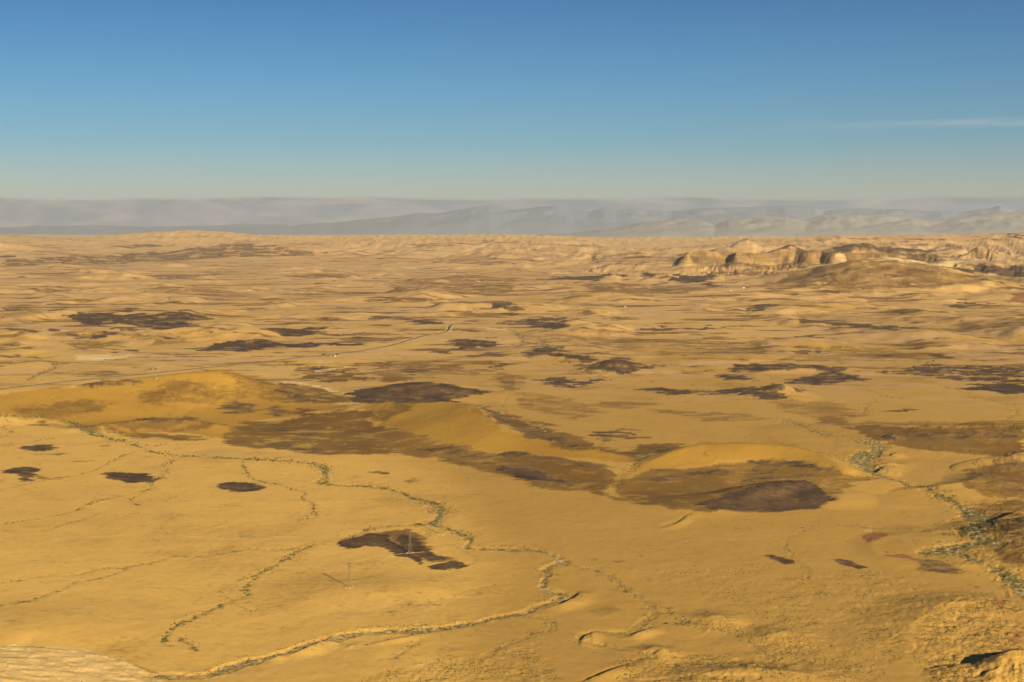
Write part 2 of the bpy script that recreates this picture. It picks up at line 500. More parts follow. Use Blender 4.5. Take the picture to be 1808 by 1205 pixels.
D_, B_, O_, P_, R_, G_ = 'dark', 'brown', 'ochre', 'pale', 'red', 'gravel'
FEATURES = [
    # --- purple and brown gravel plains far off
    (D_, .42, .55, '0,458 60,457 108,455 170,451 215,449 270,445 330,437 375,431 452,428 500,438 540,441 585,448 560,451 500,452 452,453 380,456 300,462 200,466 100,470 0,471', 1.2),
    (D_, .45, .4, '203,434 240,431 299,430 285,436 220,438'), (D_, .6, .1, '-20,454 0,452 14,448 27,454 0,457'),
    (D_, .35, .5, '20,484 60,482 122,484 120,489 60,489'), (D_, .38, .4, '240,488 300,484 360,486 378,490 300,495 250,493'),
    (B_, .5, .5, '250,515 300,512 420,515 452,520 420,526 300,524'), (D_, .3, .5, '60,515 110,510 140,516 110,524 70,522'),
    (D_, .5, .4, '0,544 60,546 110,552 60,553 0,549'), (D_, .85, .3, '62,553 100,547 117,551 118,557 80,558 60,556'),
    (D_, .8, .25, '203,548 228,543 247,547 243,552 215,552'),
    (D_, .95, .3, '122,559 150,554 185,552 215,556 240,555 252,560 300,559 350,559 382,563 355,567 330,568 345,574 368,578 345,585 310,589 285,585 262,579 240,575 215,571 190,573 160,576 140,573 132,566'),
    (D_, .55, .6, '190,579 230,577 260,584 215,586'), (D_, .7, .5, '285,587 340,584 380,585 372,589 300,590'),
    (D_, .85, .35, '8,587 30,582 54,583 54,588 30,592 10,590'), (D_, .85, .25, '78,587 100,584 124,584 108,591 90,592'), (D_, .6, .3, '10,590 60,595 88,600 60,599'),
    (D_, .75, .5, '122,596 160,596 200,592 222,599 175,604 140,602'), (D_, .6, .5, '278,602 312,597 326,601 300,605'), (D_, .8, .2, '200,620 213,616 228,619 213,624'),
    (D_, .95, .35, '338,621 370,611 410,603 452,601 500,606 540,605 575,605 600,605 642,609 625,613 590,611 560,613 520,615 480,613 452,618 430,623 410,622 390,620 360,620'),
    (D_, .45, .5, '473,623 500,621 510,624 480,627'),
    (D_, .35, .5, '500,488 560,483 640,484 625,491 560,493'), (B_, .55, .6, '670,498 760,492 904,490 904,522 800,523 690,517'),
    (D_, .55, .3, '640,533 700,531 782,533 792,536 740,537 660,535'), (B_, .4, .6, '480,520 600,515 700,518 640,526 520,526'),
    (D_, .92, .25, '452,592 470,582 490,579 522,582 545,578 572,580 562,585 577,589 545,591 528,595 500,593 470,592'),
    (D_, .6, .4, '600,590 640,586 630,592 605,593'), (D_, .55, .5, '597,598 625,595 680,595 640,599 600,601'),
    (D_, .65, .35, '648,564 670,559 722,560 732,564 690,566 655,566'), (D_, .85, .25, '725,566 750,563 782,567 782,572 745,573 730,570'),
    (D_, .55, .4, '808,567 840,565 868,567 840,570'), (D_, .5, .4, '816,553 842,550 842,554'),
    (D_, .7, .3, '864,546 885,542 915,547 914,551 880,551'), (D_, .7, .35, '868,554 905,552 925,555 905,558'),
    (D_, .8, .4, '880,571 930,564 960,559 990,561 1012,560 1017,567 990,571 1005,577 1002,586 980,591 960,586 945,580 930,577 904,574'),
    (D_, .8, .2, '952,586 970,584 974,590 955,591'), (D_, .6, .4, '1030,553 1062,555 1050,559 1032,557'),
    (D_, .6, .4, '1074,561 1100,559 1128,564 1100,567 1080,566'), (D_, .65, .3, '1044,575 1060,572 1078,578 1060,581'),
    (D_, .6, .55, '1118,584 1150,580 1165,575 1192,574 1175,580 1220,578 1258,575 1272,578 1240,584 1200,582 1160,586'),
    (D_, .95, .1, '950,493 1000,489 1040,488 1066,484 1085,484 1072,489 1062,497 1030,496 990,494'), (D_, .9, .1, '1095,486 1108,482 1111,488 1100,490'),
    (D_, .95, .1, '1126,484 1152,481 1160,488 1148,493 1136,488'), (D_, .95, .1, '1183,485 1205,484 1235,489 1262,484 1275,484 1245,498 1215,501 1192,497'),
    (D_, .8, .1, '1238,500 1260,498 1278,509 1262,509'),
    (D_, .75, .4, '1308,547 1335,542 1362,543 1362,550 1330,552'), (B_, .6, .5, '1000,505 1100,500 1200,505 1260,510 1210,520 1060,520'),
    (O_, .45, .3, '900,528 990,522 1060,512 1130,515 1170,522 1110,530 1000,538 920,536'),
    # --- middle distance, dark hills and gravel fans
    (D_, .88, .3, '916,631 940,622 965,619 985,620 1005,624 1030,627 1052,636 1064,639 1040,643 1010,640 990,631 965,628 930,635'),
    (D_, .6, .6, '960,638 1000,636 1050,647 1010,648'),
    (D_, .95, .3, '1003,653 1030,650 1045,645 1065,638 1085,633 1110,637 1130,643 1142,650 1178,645 1165,651 1135,654 1110,658 1085,661 1065,658 1040,654 1015,655'),
    (D_, .8, .5, '928,675 950,671 985,666 1010,668 1040,668 1074,670 1050,675 1040,683 1010,686 990,685 970,681 945,677'), (D_, .6, .4, '1038,664 1060,662 1070,666 1045,667'),
    (D_, .8, .45, '1128,691 1160,684 1200,684 1240,690 1280,686 1300,680 1340,683 1372,678 1384,679 1386,692 1402,702 1414,706 1390,709 1350,705 1320,702 1280,697 1240,697 1200,697 1150,695'),
    (D_, .95, .25, '1280,653 1295,645 1330,642 1400,643 1450,645 1492,648 1497,656 1460,655 1445,650 1420,650 1390,654 1356,657 1320,656 1290,656'),
    (D_, .85, .35, '1263,661 1285,659 1320,664 1338,672 1300,673 1273,668'),
    (D_, .95, .25, '1388,674 1410,668 1440,665 1460,655 1482,655 1500,662 1532,668 1532,674 1505,672 1490,677 1440,681 1400,679'),
    (D_, .75, .5, '1548,656 1570,652 1600,652 1640,645 1700,645 1760,645 1815,648 1815,690 1760,684 1720,679 1700,673 1650,666 1600,661 1560,661'),
    (D_, 1., .15, '1690,685 1740,680 1815,676 1815,697 1780,695 1730,691'), (D_, .7, .3, '1396,689 1415,686 1430,689 1410,693'),
    (D_, .9, .15, '1556,727 1580,724 1614,724 1600,729 1575,729'), (D_, .7, .3, '1640,632 1655,623 1692,630 1672,634'), (D_, .55, .4, '1543,630 1566,624 1594,630 1570,633'),
    (D_, .6, .4, '1442,625 1452,616 1464,618 1460,626'), (D_, .5, .5, '1400,622 1440,618 1440,626 1405,627'), (B_, .5, .5, '1356,640 1480,612 1600,618 1570,634 1450,640'),
    (D_, .75, .4, '1378,570 1410,569 1430,566 1482,566 1512,571 1562,575 1614,578 1616,582 1592,589 1570,585 1540,580 1510,581 1460,579 1420,575'),
    (D_, .6, .4, '1383,597 1430,592 1444,598 1400,600'), (D_, .7, .2, '1546,541 1570,539 1584,545 1555,546'), (D_, .75, .2, '1668,541 1700,535 1722,536 1706,544 1690,546'),
    (B_, .8, .3, '1725,545 1740,536 1752,534 1760,546'), (R_, .7, .2, '1776,529 1800,517 1820,513 1820,539 1790,534'), (B_, .7, .2, '1776,529 1800,517 1820,513 1820,539 1790,534'),
    (D_, .9, .15, '1676,473 1720,468 1760,470 1815,470 1815,485 1760,484 1720,482 1688,477'), (D_, .35, .3, '1700,486 1760,485 1815,486 1815,502 1740,498'),
    (B_, .6, .3, '1330,508 1390,488 1440,472 1500,464 1560,462 1610,463 1650,472 1700,484 1740,500 1680,507 1560,512 1440,510'),
    (R_, .45, .4, '1370,525 1480,520 1660,520 1690,530 1560,540 1420,532'), (O_, .5, .2, '1360,545 1400,534 1480,538 1560,546 1680,552 1808,548 1808,562 1640,556 1480,552'),
    (B_, .35, .5, '1400,555 1600,558 1808,566 1808,600 1700,595 1550,590 1420,565'),
    (B_, .4, .5, '904,600 1000,590 1200,600 1356,610 1356,632 1150,635 1000,615'),
    # cliffs: dark cap and faces
    (B_, .62, .35, '1200,466 1210,445 1260,441 1306,442 1400,443 1450,441 1480,447 1490,460 1440,468 1300,470', 1), (B_, .8, .3, '1470,464 1475,446 1530,447 1600,446 1650,449 1668,458 1640,464 1540,460 1500,462', 1),
    (D_, .8, .1, '1442,444 1470,437 1500,432 1540,434 1590,436 1640,440 1664,446 1640,446 1560,444 1500,444 1480,444', .8), (D_, .6, .5, '1492,450 1540,449 1600,449 1648,450 1640,456 1560,457 1500,457', .8),  # the dark cap, then the shadowed mesa face painted dark
    (D_, .6, .3, '1208,455 1218,446 1262,443 1270,448 1222,454', .8), (D_, .6, .55, '1300,450 1310,445 1400,446 1420,452 1320,453', .8), (P_, .7, .5, '1480,463 1540,461 1660,458 1700,462 1640,468 1520,466', .8), (P_, .5, .5, '1215,451 1300,455 1420,456 1400,461 1240,458', .8),
    (D_, .85, .1, '1375,439 1388,433 1400,433 1410,439 1392,441', .8), (D_, .7, .2, '1690,457 1712,449 1726,439 1742,439 1744,448 1732,457', .8), (P_, .9, 0, '1744,446 1750,446 1760,458 1740,458', .8), (D_, .8, .1, '1771,411 1785,412 1808,414 1808,419 1785,418', .8),
    (D_, .7, .2, '620,706 700,705 770,708 850,716 880,728 900,740 880,742 866,730 840,716 780,712 700,712', 1.0),
    # --- the long ochre hill on the left and its brown patches
    (O_, 1., 0, '-60,735 -20,695 100,684 220,670 320,659 385,654 430,660 470,674 500,690 560,708 620,716 600,722 560,726 530,735 470,742 390,772 300,764 200,764 100,742 0,734', 1.6),
    (B_, 0.63, .3, '-10,724 25,720 90,710 150,704 196,712 202,722 160,734 100,738 40,736', 2.2), (B_, 0.93, .35, '180,748 230,740 280,738 320,737 346,740 395,749 365,758 300,762 240,760 200,754', 1.4),
    (D_, .6, .1, '215,742 260,738 330,736 350,740 330,747 260,746', 1.4), (D_, .55, .15, '393,722 410,708 430,705 457,712 452,726 420,731 400,730', 1.6), (D_, .6, .1, '466,727 480,715 502,716 507,725 490,736 472,736', 1.4), (B_, 0.88, .1, '508,731 535,719 558,732 540,735', 1.3),
    (D_, .5, .3, '128,682 155,676 190,672 230,669 262,673 250,677 180,681'), (B_, 0.48, .4, '230,690 330,672 440,680 460,700 380,715 260,720', 2),
    (R_, .25, .4, '425,662 470,676 490,690 470,694 440,680', 1.2),
    (B_, 0.73, .4, '40,748 80,742 200,752 250,766 390,772 350,778 260,775 180,766'),
    # --- brown slopes below the middle ridge
    (B_, .95, .3, '390,772 430,745 500,742 560,730 612,722 640,724 655,732 665,748 700,753 740,762 775,782 820,790 870,796 960,802 1040,815 1088,835 1090,850 1062,868 1104,886 1200,902 1140,884 1050,873 1000,858 870,838 760,810 680,802 560,804 470,794 400,786', 1.6),
    (D_, .5, .4, '453,749 480,748 500,753 470,756'), (D_, .5, .4, '468,760 500,757 560,764 584,772 540,770 490,766'), (D_, .4, .6, '452,776 520,778 580,795 560,802 480,796'),
    (B_, 1.0, .25, '640,740 660,752 700,755 740,770 760,782 820,790 880,798 880,812 800,808 720,795 650,785 600,770', 1.4),
    (D_, .45, .45, '690,790 760,788 850,796 960,802 960,812 880,812 800,806'), (D_, .35, .6, '760,808 870,812 960,820 940,828 840,824'),
    (O_, 1., 0, '650,726 648,714 700,708 770,706 830,711 845,722 862,745 880,760 950,772 1050,793 1118,806 1110,818 1000,806 900,796 820,788 775,780 740,765 700,752 660,742', .9),
    (B_, 0.73, .2, '660,730 690,716 725,712 720,722 700,735 690,742', 1.6), (B_, 0.58, .2, '640,728 670,722 700,730 690,745 660,740', 1.5),
    (D_, .97, .15, '610,701 625,692 650,685 690,680 730,675 760,677 800,679 830,683 874,692 850,695 830,700 810,709 770,709 730,707 690,708 650,710 620,710', .9),
    (B_, 1.00, .45, '480,676 520,679 560,685 600,693 614,701 620,711 560,716 520,710 490,692'), (D_, .4, .6, '485,690 540,692 600,700 606,712 545,714 510,706'),
    (D_, .75, .2, '543,648 560,646 568,651 555,655'), (B_, 0.98, .6, '518,640 560,648 620,650 640,658 640,672 590,678 530,668 520,655'), (D_, .6, .4, '663,641 700,637 716,643 690,646'), (D_, .45, .5, '700,654 760,650 770,656 720,664'), (B_, 0.68, .6, '610,655 690,660 760,668 700,676 640,672'),
    (D_, .75, .3, '818,625 850,629 868,624 880,626 892,633 880,634 860,634 840,632'), (D_, .75, .4, '858,650 882,642 898,645 892,655 870,653'), (D_, .85, .3, '799,605 790,601 820,599 850,601 877,607 884,612 860,615 840,612 815,620 800,616'), (D_, .7, .3, '766,621 800,619 795,625 775,625'),
    (B_, 0.98, .4, '858,730 890,729 920,744 950,754 985,762 1022,770 1052,791 1020,790 980,785 940,772 905,758 874,745'), (D_, .45, .55, '880,740 950,758 1010,775 1040,790 980,786 920,766'),
    (D_, .7, .45, '1033,769 1070,766 1098,769 1076,778 1050,778'), (D_, .6, .2, '1103,775 1112,769 1113,774 1106,777'), (D_, .55, .3, '1078,757 1110,756 1155,759 1120,761'),
    (B_, 1.00, .2, '1118,795 1130,785 1180,782 1206,784 1193,796 1160,800 1130,806', 1.0), (B_, 0.78, .4, '1040,792 1120,795 1140,806 1118,820 1100,806'), (D_, .5, .4, '1125,790 1170,785 1200,786 1185,796 1150,796'),
    (O_, 1., 0, '1098,834 1120,822 1158,808 1195,792 1238,781 1320,780 1400,787 1452,800 1480,815 1440,808 1380,806 1300,812 1230,822 1190,827 1140,827', .9), (O_, .6, 0, '1230,818 1330,800 1420,800 1500,825 1500,840 1420,815 1320,812'),
    # --- dark gravel slopes right of centre, painted shadows at the right edge
    (B_, 1.00, .25, '904,800 960,802 1040,816 1090,836 1088,843 1060,840 1000,825 930,815 885,812', 1.2), (D_, .45, .4, '930,808 1000,812 1080,828 1085,836 1020,826 950,815'),
    (B_, .85, .3, '1088,846 1300,815 1420,812 1500,838 1520,848 1490,866 1472,890 1360,906 1230,905 1120,888 1082,868', 1.4), (B_, .7, .4, '1050,872 1100,880 1200,896 1240,903 1150,892 1090,886', 1.),
    (B_, .6, .3, '405,662 440,662 480,678 505,692 540,706 500,708 455,704 430,690', 1.4), (B_, .9, .12, '860,729 890,728 922,744 955,755 988,763 1024,770 1054,791 1010,786 960,776 905,757 876,745', .7), (B_, .7, .3, '700,752 780,781 880,797 1000,808 1090,824 1060,832 960,816 860,806 760,796 700,775', 1.),
    (D_, .95, .1, '870,829 890,823 920,822 950,829 980,839 1003,853 975,854 950,848 920,845 890,839', .9), (B_, 0.78, .4, '880,812 960,820 1060,840 1080,860 1040,866 980,850 920,836 880,826'), (B_, 0.68, .5, '904,845 980,853 1040,866 960,866'),
    (D_, .5, .3, '1115,832 1150,827 1195,826 1190,831 1150,835', 1.), (B_, 1.00, .22, '1095,850 1150,833 1230,826 1300,815 1356,807 1420,812 1475,828 1500,838 1480,850 1440,846 1400,846 1340,852 1280,866 1230,880 1200,884 1150,878 1090,868', 1.3),
    (D_, .6, .25, '1300,816 1356,808 1410,812 1450,822 1400,826 1340,822'), (D_, .5, .3, '1260,850 1320,846 1380,840 1440,838 1420,846 1330,854'),
    (D_, .9, .05, '1225,890 1260,880 1290,869 1330,857 1370,849 1420,848 1450,862 1470,880 1470,888 1440,896 1400,901 1356,904 1300,903 1260,901', 1.), (B_, 0.88, .5, '1150,884 1210,890 1240,900 1180,898'), (B_, 0.78, .6, '1460,840 1530,838 1560,846 1500,856 1480,880 1470,868'),
    (O_, .7, .1, '1080,868 1110,861 1152,864 1130,872 1095,874'),
    (B_, 1.00, .15, '1508,752 1560,753 1640,757 1720,753 1815,750 1815,812 1740,801 1690,802 1640,795 1590,791 1550,776 1510,766', 1.3), (D_, .45, .5, '1560,760 1640,762 1720,760 1800,752 1808,770 1700,780 1620,776'),
    (D_, .7, .1, '1558,770 1572,764 1588,770 1584,780 1566,782'), (D_, .7, .3, '1765,806 1785,795 1810,797 1810,806 1790,810'), (B_, 0.98, .3, '1700,830 1740,820 1815,815 1815,845 1760,850 1720,845'), (D_, .35, .4, '1740,850 1808,845 1808,872 1770,868'),
    (O_, .7, 0, '1735,856 1770,846 1815,845 1815,862 1770,864'), (O_, .6, .1, '1780,788 1815,778 1815,800 1790,796'), (B_, 0.78, .3, '1440,738 1480,735 1520,748 1500,760 1460,750'), (O_, .5, .1, '1420,722 1500,716 1530,722 1480,732'),
    (B_, 0.58, .4, '1380,715 1430,712 1420,726 1390,728'), (B_, 0.53, .5, '1700,900 1808,880 1808,990 1740,960'),
    (P_, .5, .3, '1290,858 1340,850 1400,849 1440,855 1400,853 1350,854', .6), (O_, .5, .3, '1180,868 1280,852 1340,846 1280,860 1210,874', .8), (D_, .5, .2, '1130,845 1230,832 1300,830 1380,828 1360,836 1240,842 1160,852', 1.), (D_, .5, .3, '1400,812 1460,822 1475,832 1440,832', 1.),
    (B_, .75, .3, '1700,905 1730,890 1815,880 1815,1000 1770,990 1740,960 1745,930', 1.6), (D_, .35, .4, '1745,920 1800,910 1815,960 1780,975', 1.6), (B_, .8, .2, '1680,850 1720,842 1815,840 1815,880 1760,880 1720,868', 1.2), (D_, .5, .2, '1740,812 1815,806 1815,822 1770,826', 1.2),  # brown broken ground, with the right edge's shadows painted in as colour
    (B_, .6, .35, '1490,745 1815,742 1815,752 1640,757 1510,752', 1.2), (B_, .45, .35, '1356,700 1480,712 1540,735 1450,742 1380,728', 1.4), (D_, .5, .5, '1030,760 1100,760 1150,775 1060,782', 1.2), (B_, .5, .4, '980,715 1100,705 1180,712 1100,722', 1.6), (B_, .45, .45, '904,690 1000,700 1080,730 1000,742 920,720', 1.5),
    (B_, .5, .5, '1130,720 1300,730 1400,742 1250,745', 1.4), (D_, .4, .5, '905,735 960,745 1000,752 940,752'), (B_, .55, .4, '904,752 1000,775 1100,795 1060,800 980,792', 1.2), (B_, .6, .45, '870,660 930,664 905,690 880,690', 1.2), (B_, .5, .5, '620,640 760,640 900,660 800,668 680,662'),
    (B_, .4, .4, '-20,560 60,556 110,566 40,575'), (B_, .4, .5, '250,596 330,592 340,606 270,612'), (D_, .4, .5, '20,627 70,630 60,634'), (B_, .5, .5, '100,604 220,610 140,622'), (D_, .5, .4, '-10,648 18,651 10,655 -10,656'), (B_, .5, .4, '40,632 98,628 80,636'),
    # --- dark gravel on the near plain, and one painted scarp shadow
    (D_, .82, .15, '30,793 50,788 75,785 99,786 92,792 70,797 45,797'), (B_, .5, .5, '62,803 95,799 142,801 120,806 80,808'), (D_, .5, .4, '92,802 110,800 112,804 98,805'), (B_, .6, .4, '130,815 150,813 166,816 150,819'), (B_, .55, .3, '178,788 188,785 202,788 196,791'),
    (D_, .92, .2, '2,832 20,827 45,825 72,828 74,832 60,837 62,843 40,844 25,838 8,836'), (D_, .9, .2, '28,846 55,843 57,849 35,851'), (B_, .5, .4, '60,838 90,845 130,842 100,850 70,850'),
    (D_, .92, .12, '178,840 200,835 240,834 268,838 276,846 258,851 225,852 200,847', .9), (D_, .7, .2, '268,847 280,844 300,844 278,849'), (B_, .4, .3, '196,836 206,827 214,829 218,836'),
    (D_, .93, .1, '383,859 395,853 420,849 442,852 460,855 472,857 450,865 420,869 398,866', .9), (B_, .3, .2, '360,856 380,856 400,864 385,866'),
    (D_, .6, .1, '645,832 670,831 695,832 680,836 655,836', .8), (B_, .5, .2, '712,848 725,843 735,848 745,849 720,853'),
    (D_, .95, .06, '597,963 604,954 620,949 640,946 662,941 685,944 700,958 720,972 748,990 742,996 720,986 700,979 675,967 650,966 620,969 604,967', .8),
    (B_, .95, .2, '672,940 700,935 728,933 735,940 752,950 764,968 760,978 790,985 816,990 780,993 748,988 720,972 700,956', 1.1), (D_, .72, .1, '696,946 715,943 742,952 752,968 770,980 800,988 760,992 730,982 708,966', 1.2),
    (D_, .93, .06, '746,1000 770,996 800,989 820,993 823,999 815,1004 790,1007 765,1005', .8), (R_, .5, .2, '672,937 700,934 730,934 736,938 700,941'), (R_, .4, .2, '735,944 752,948 750,955 738,952'),
    (R_, .35, .2, '724,1000 750,998 760,1002 735,1005'),
    (R_, .5, .3, '832,1028 845,1024 862,1030 848,1034', 1.5), (R_, .4, .5, '755,1060 790,1045 815,1048 800,1062 770,1078 750,1078', 2.0),
    (D_, .85, .1, '1347,981 1365,978 1390,985 1407,993 1390,995 1370,989', .9), (D_, .85, .1, '1469,988 1490,984 1515,993 1531,1000 1512,1004 1485,998', .9),
    (D_, .5, .2, '1618,990 1648,982 1682,995 1708,1009 1680,1013 1640,1009 1622,1003', 1.8), (D_, .3, .3, '1690,1025 1720,1030 1745,1040 1720,1038'),
    (R_, 1., .25, '1515,946 1540,940 1568,938 1574,944 1555,951 1530,957', 1.2), (R_, .8, .3, '1550,970 1600,976 1640,992 1600,990 1560,982', 1.4), (R_, .5, .4, '1745,1055 1780,1050 1790,1070 1770,1078', 1.4), (R_, .6, .3, '1765,1110 1815,1090 1815,1130 1780,1135', 1.6),
    (P_, .5, .4, '1505,936 1525,932 1540,937 1520,943'), (B_, .8, .2, '1635,1135 1660,1133 1655,1138 1630,1136'), (B_, .5, .4, '1600,1118 1620,1122 1650,1136 1630,1134', 1.4), (D_, .9, .2, '1732,1168 1748,1154 1775,1146 1800,1144 1770,1155 1762,1166 1745,1172', .9), (D_, .6, .1, '1070,990 1100,990 1112,990 1090,994'),  # includes the shadow of the corner scarp, painted as a dark patch
    (B_, .4, .2, '1030,988 1050,985 1060,990 1040,992'), (B_, .3, .2, '1040,1080 1080,1066 1100,1080 1060,1092', 2.5),
    # --- pale ground
    (P_, .9, .1, '122,628 150,626 180,628 205,630 236,624 232,630 190,637 150,635 130,632', .9), (P_, .35, .4, '250,640 300,622 345,620 420,626 440,634 330,648 270,648', 2), (P_, .5, .5, '255,640 285,642 315,648 280,650'), (R_, .3, .3, '280,646 316,644 312,648 285,650'),
    (P_, .85, .1, '478,676 520,675 560,680 588,690 612,696 590,694 560,684 520,679', .7), (P_, .7, .4, '560,684 580,685 592,693 575,692'), (P_, .75, .3, '535,656 560,652 600,648 625,644 620,650 580,656 545,658'), (P_, .5, .4, '536,640 560,636 610,640 580,648'), (P_, .6, .4, '820,600 790,604 770,600 800,598'),
    (P_, .7, .3, '775,584 800,583 815,587 790,590'), (P_, .6, .3, '858,580 880,577 905,579 904,584 870,583'), (P_, .55, .6, '870,735 920,742 960,760 1000,768 940,764 890,748'), (P_, .5, .3, '800,702 830,706 850,712 820,710'),
    (P_, .55, .3, '740,696 755,676 775,682 760,684', .6), (P_, .4, .2, '1030,590 1060,592 1062,595 1035,594'),
    (P_, 1., .05, '-40,1142 20,1138 90,1142 150,1145 190,1158 222,1163 240,1180 280,1198 290,1230 -40,1230', .3), (O_, .15, 0, '-10,1140 20,1110 60,1104 110,1108 170,1150 260,1185 300,1195 420,1180 300,1170 200,1120 100,1095 0,1100', 2.2),
    (O_, .12, 0, '450,1060 560,1035 700,1028 800,1050 850,1085 760,1100 600,1095 500,1080', 3), (O_, .15, 0, '500,1120 700,1105 860,1080 960,1060 960,1040 700,1090', 2),
    (P_, .45, .1, '0,958 50,954 130,948 220,946 300,946 420,950 520,946 600,953 520,951 420,954 300,949 200,949 100,954', .6), (P_, .55, .1, '640,986 680,981 740,976 790,970 740,979 690,984', .5), (P_, .35, .1, '0,1040 60,1028 60,1031 0,1045', .6),
    (P_, .55, .2, '760,1000 790,991 820,986 800,991 775,998', .5), (P_, .4, .3, '745,948 780,945 776,960 760,962'),
    # --- lighter banks beside the washes
    (P_, 0.32, .1, '1640,955 1660,950 1690,945 1680,960 1660,975 1630,965', 1.4), (P_, 0.32, .1, '1740,1030 1780,1040 1790,1050 1750,1055 1720,1040', 1.4), (P_, 0.28, .1, '1560,830 1600,822 1660,825 1710,845 1690,855 1600,850'), (P_, 0.24, .2, '1660,1075 1700,1055 1740,1100 1700,1130 1660,1120', 2),
    (P_, 0.22, .5, '1750,600 1808,598 1808,612 1760,610'), (P_, 0.21, .3, '240,476 340,474 400,478 330,483 250,482'), (P_, 0.24, .5, '400,490 480,484 560,494 700,496 660,505 520,510 430,505'), (P_, 0.24, .3, '240,515 280,510 285,514 250,518'),
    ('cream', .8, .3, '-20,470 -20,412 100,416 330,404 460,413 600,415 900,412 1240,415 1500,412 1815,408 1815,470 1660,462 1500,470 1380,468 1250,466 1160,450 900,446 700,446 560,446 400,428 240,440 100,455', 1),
    ('tone', 1., 0, '700,640 1100,620 1850,590 1900,1300 900,1300 800,1150 880,1000 800,860 640,740', 14),
    # --- stony, bushy ground
    ('rough', .9, .4, '1090,1165 1150,1140 1200,1150 1320,1160 1380,1120 1440,1130 1400,1180 1340,1230 1080,1230', 4), ('rough', .7, .5, '560,1230 700,1175 850,1150 960,1130 1000,1230', 4), ('rough', .9, .3, '1640,1070 1710,1040 1800,1060 1815,1230 1660,1230 1600,1150', 4), ('rough', .8, .3, '1190,1105 1255,1082 1290,1090 1330,1120 1300,1125', 3), ('rough', .9, .3, '1330,1150 1350,1105 1410,1110 1450,1150 1400,1170', 3),
    ('rough', .5, .4, '1380,1010 1560,1000 1700,1050 1650,1130 1500,1230 1380,1230 1300,1080', 6), ('rough', .7, .4, '1690,890 1815,860 1815,1060 1740,990 1740,930', 4), ('rough', .35, .4, '1100,1000 1380,990 1400,1100 1250,1060', 6),
]
for f_ in FEATURES:
    add(*f_)
tone_n = M['tone']

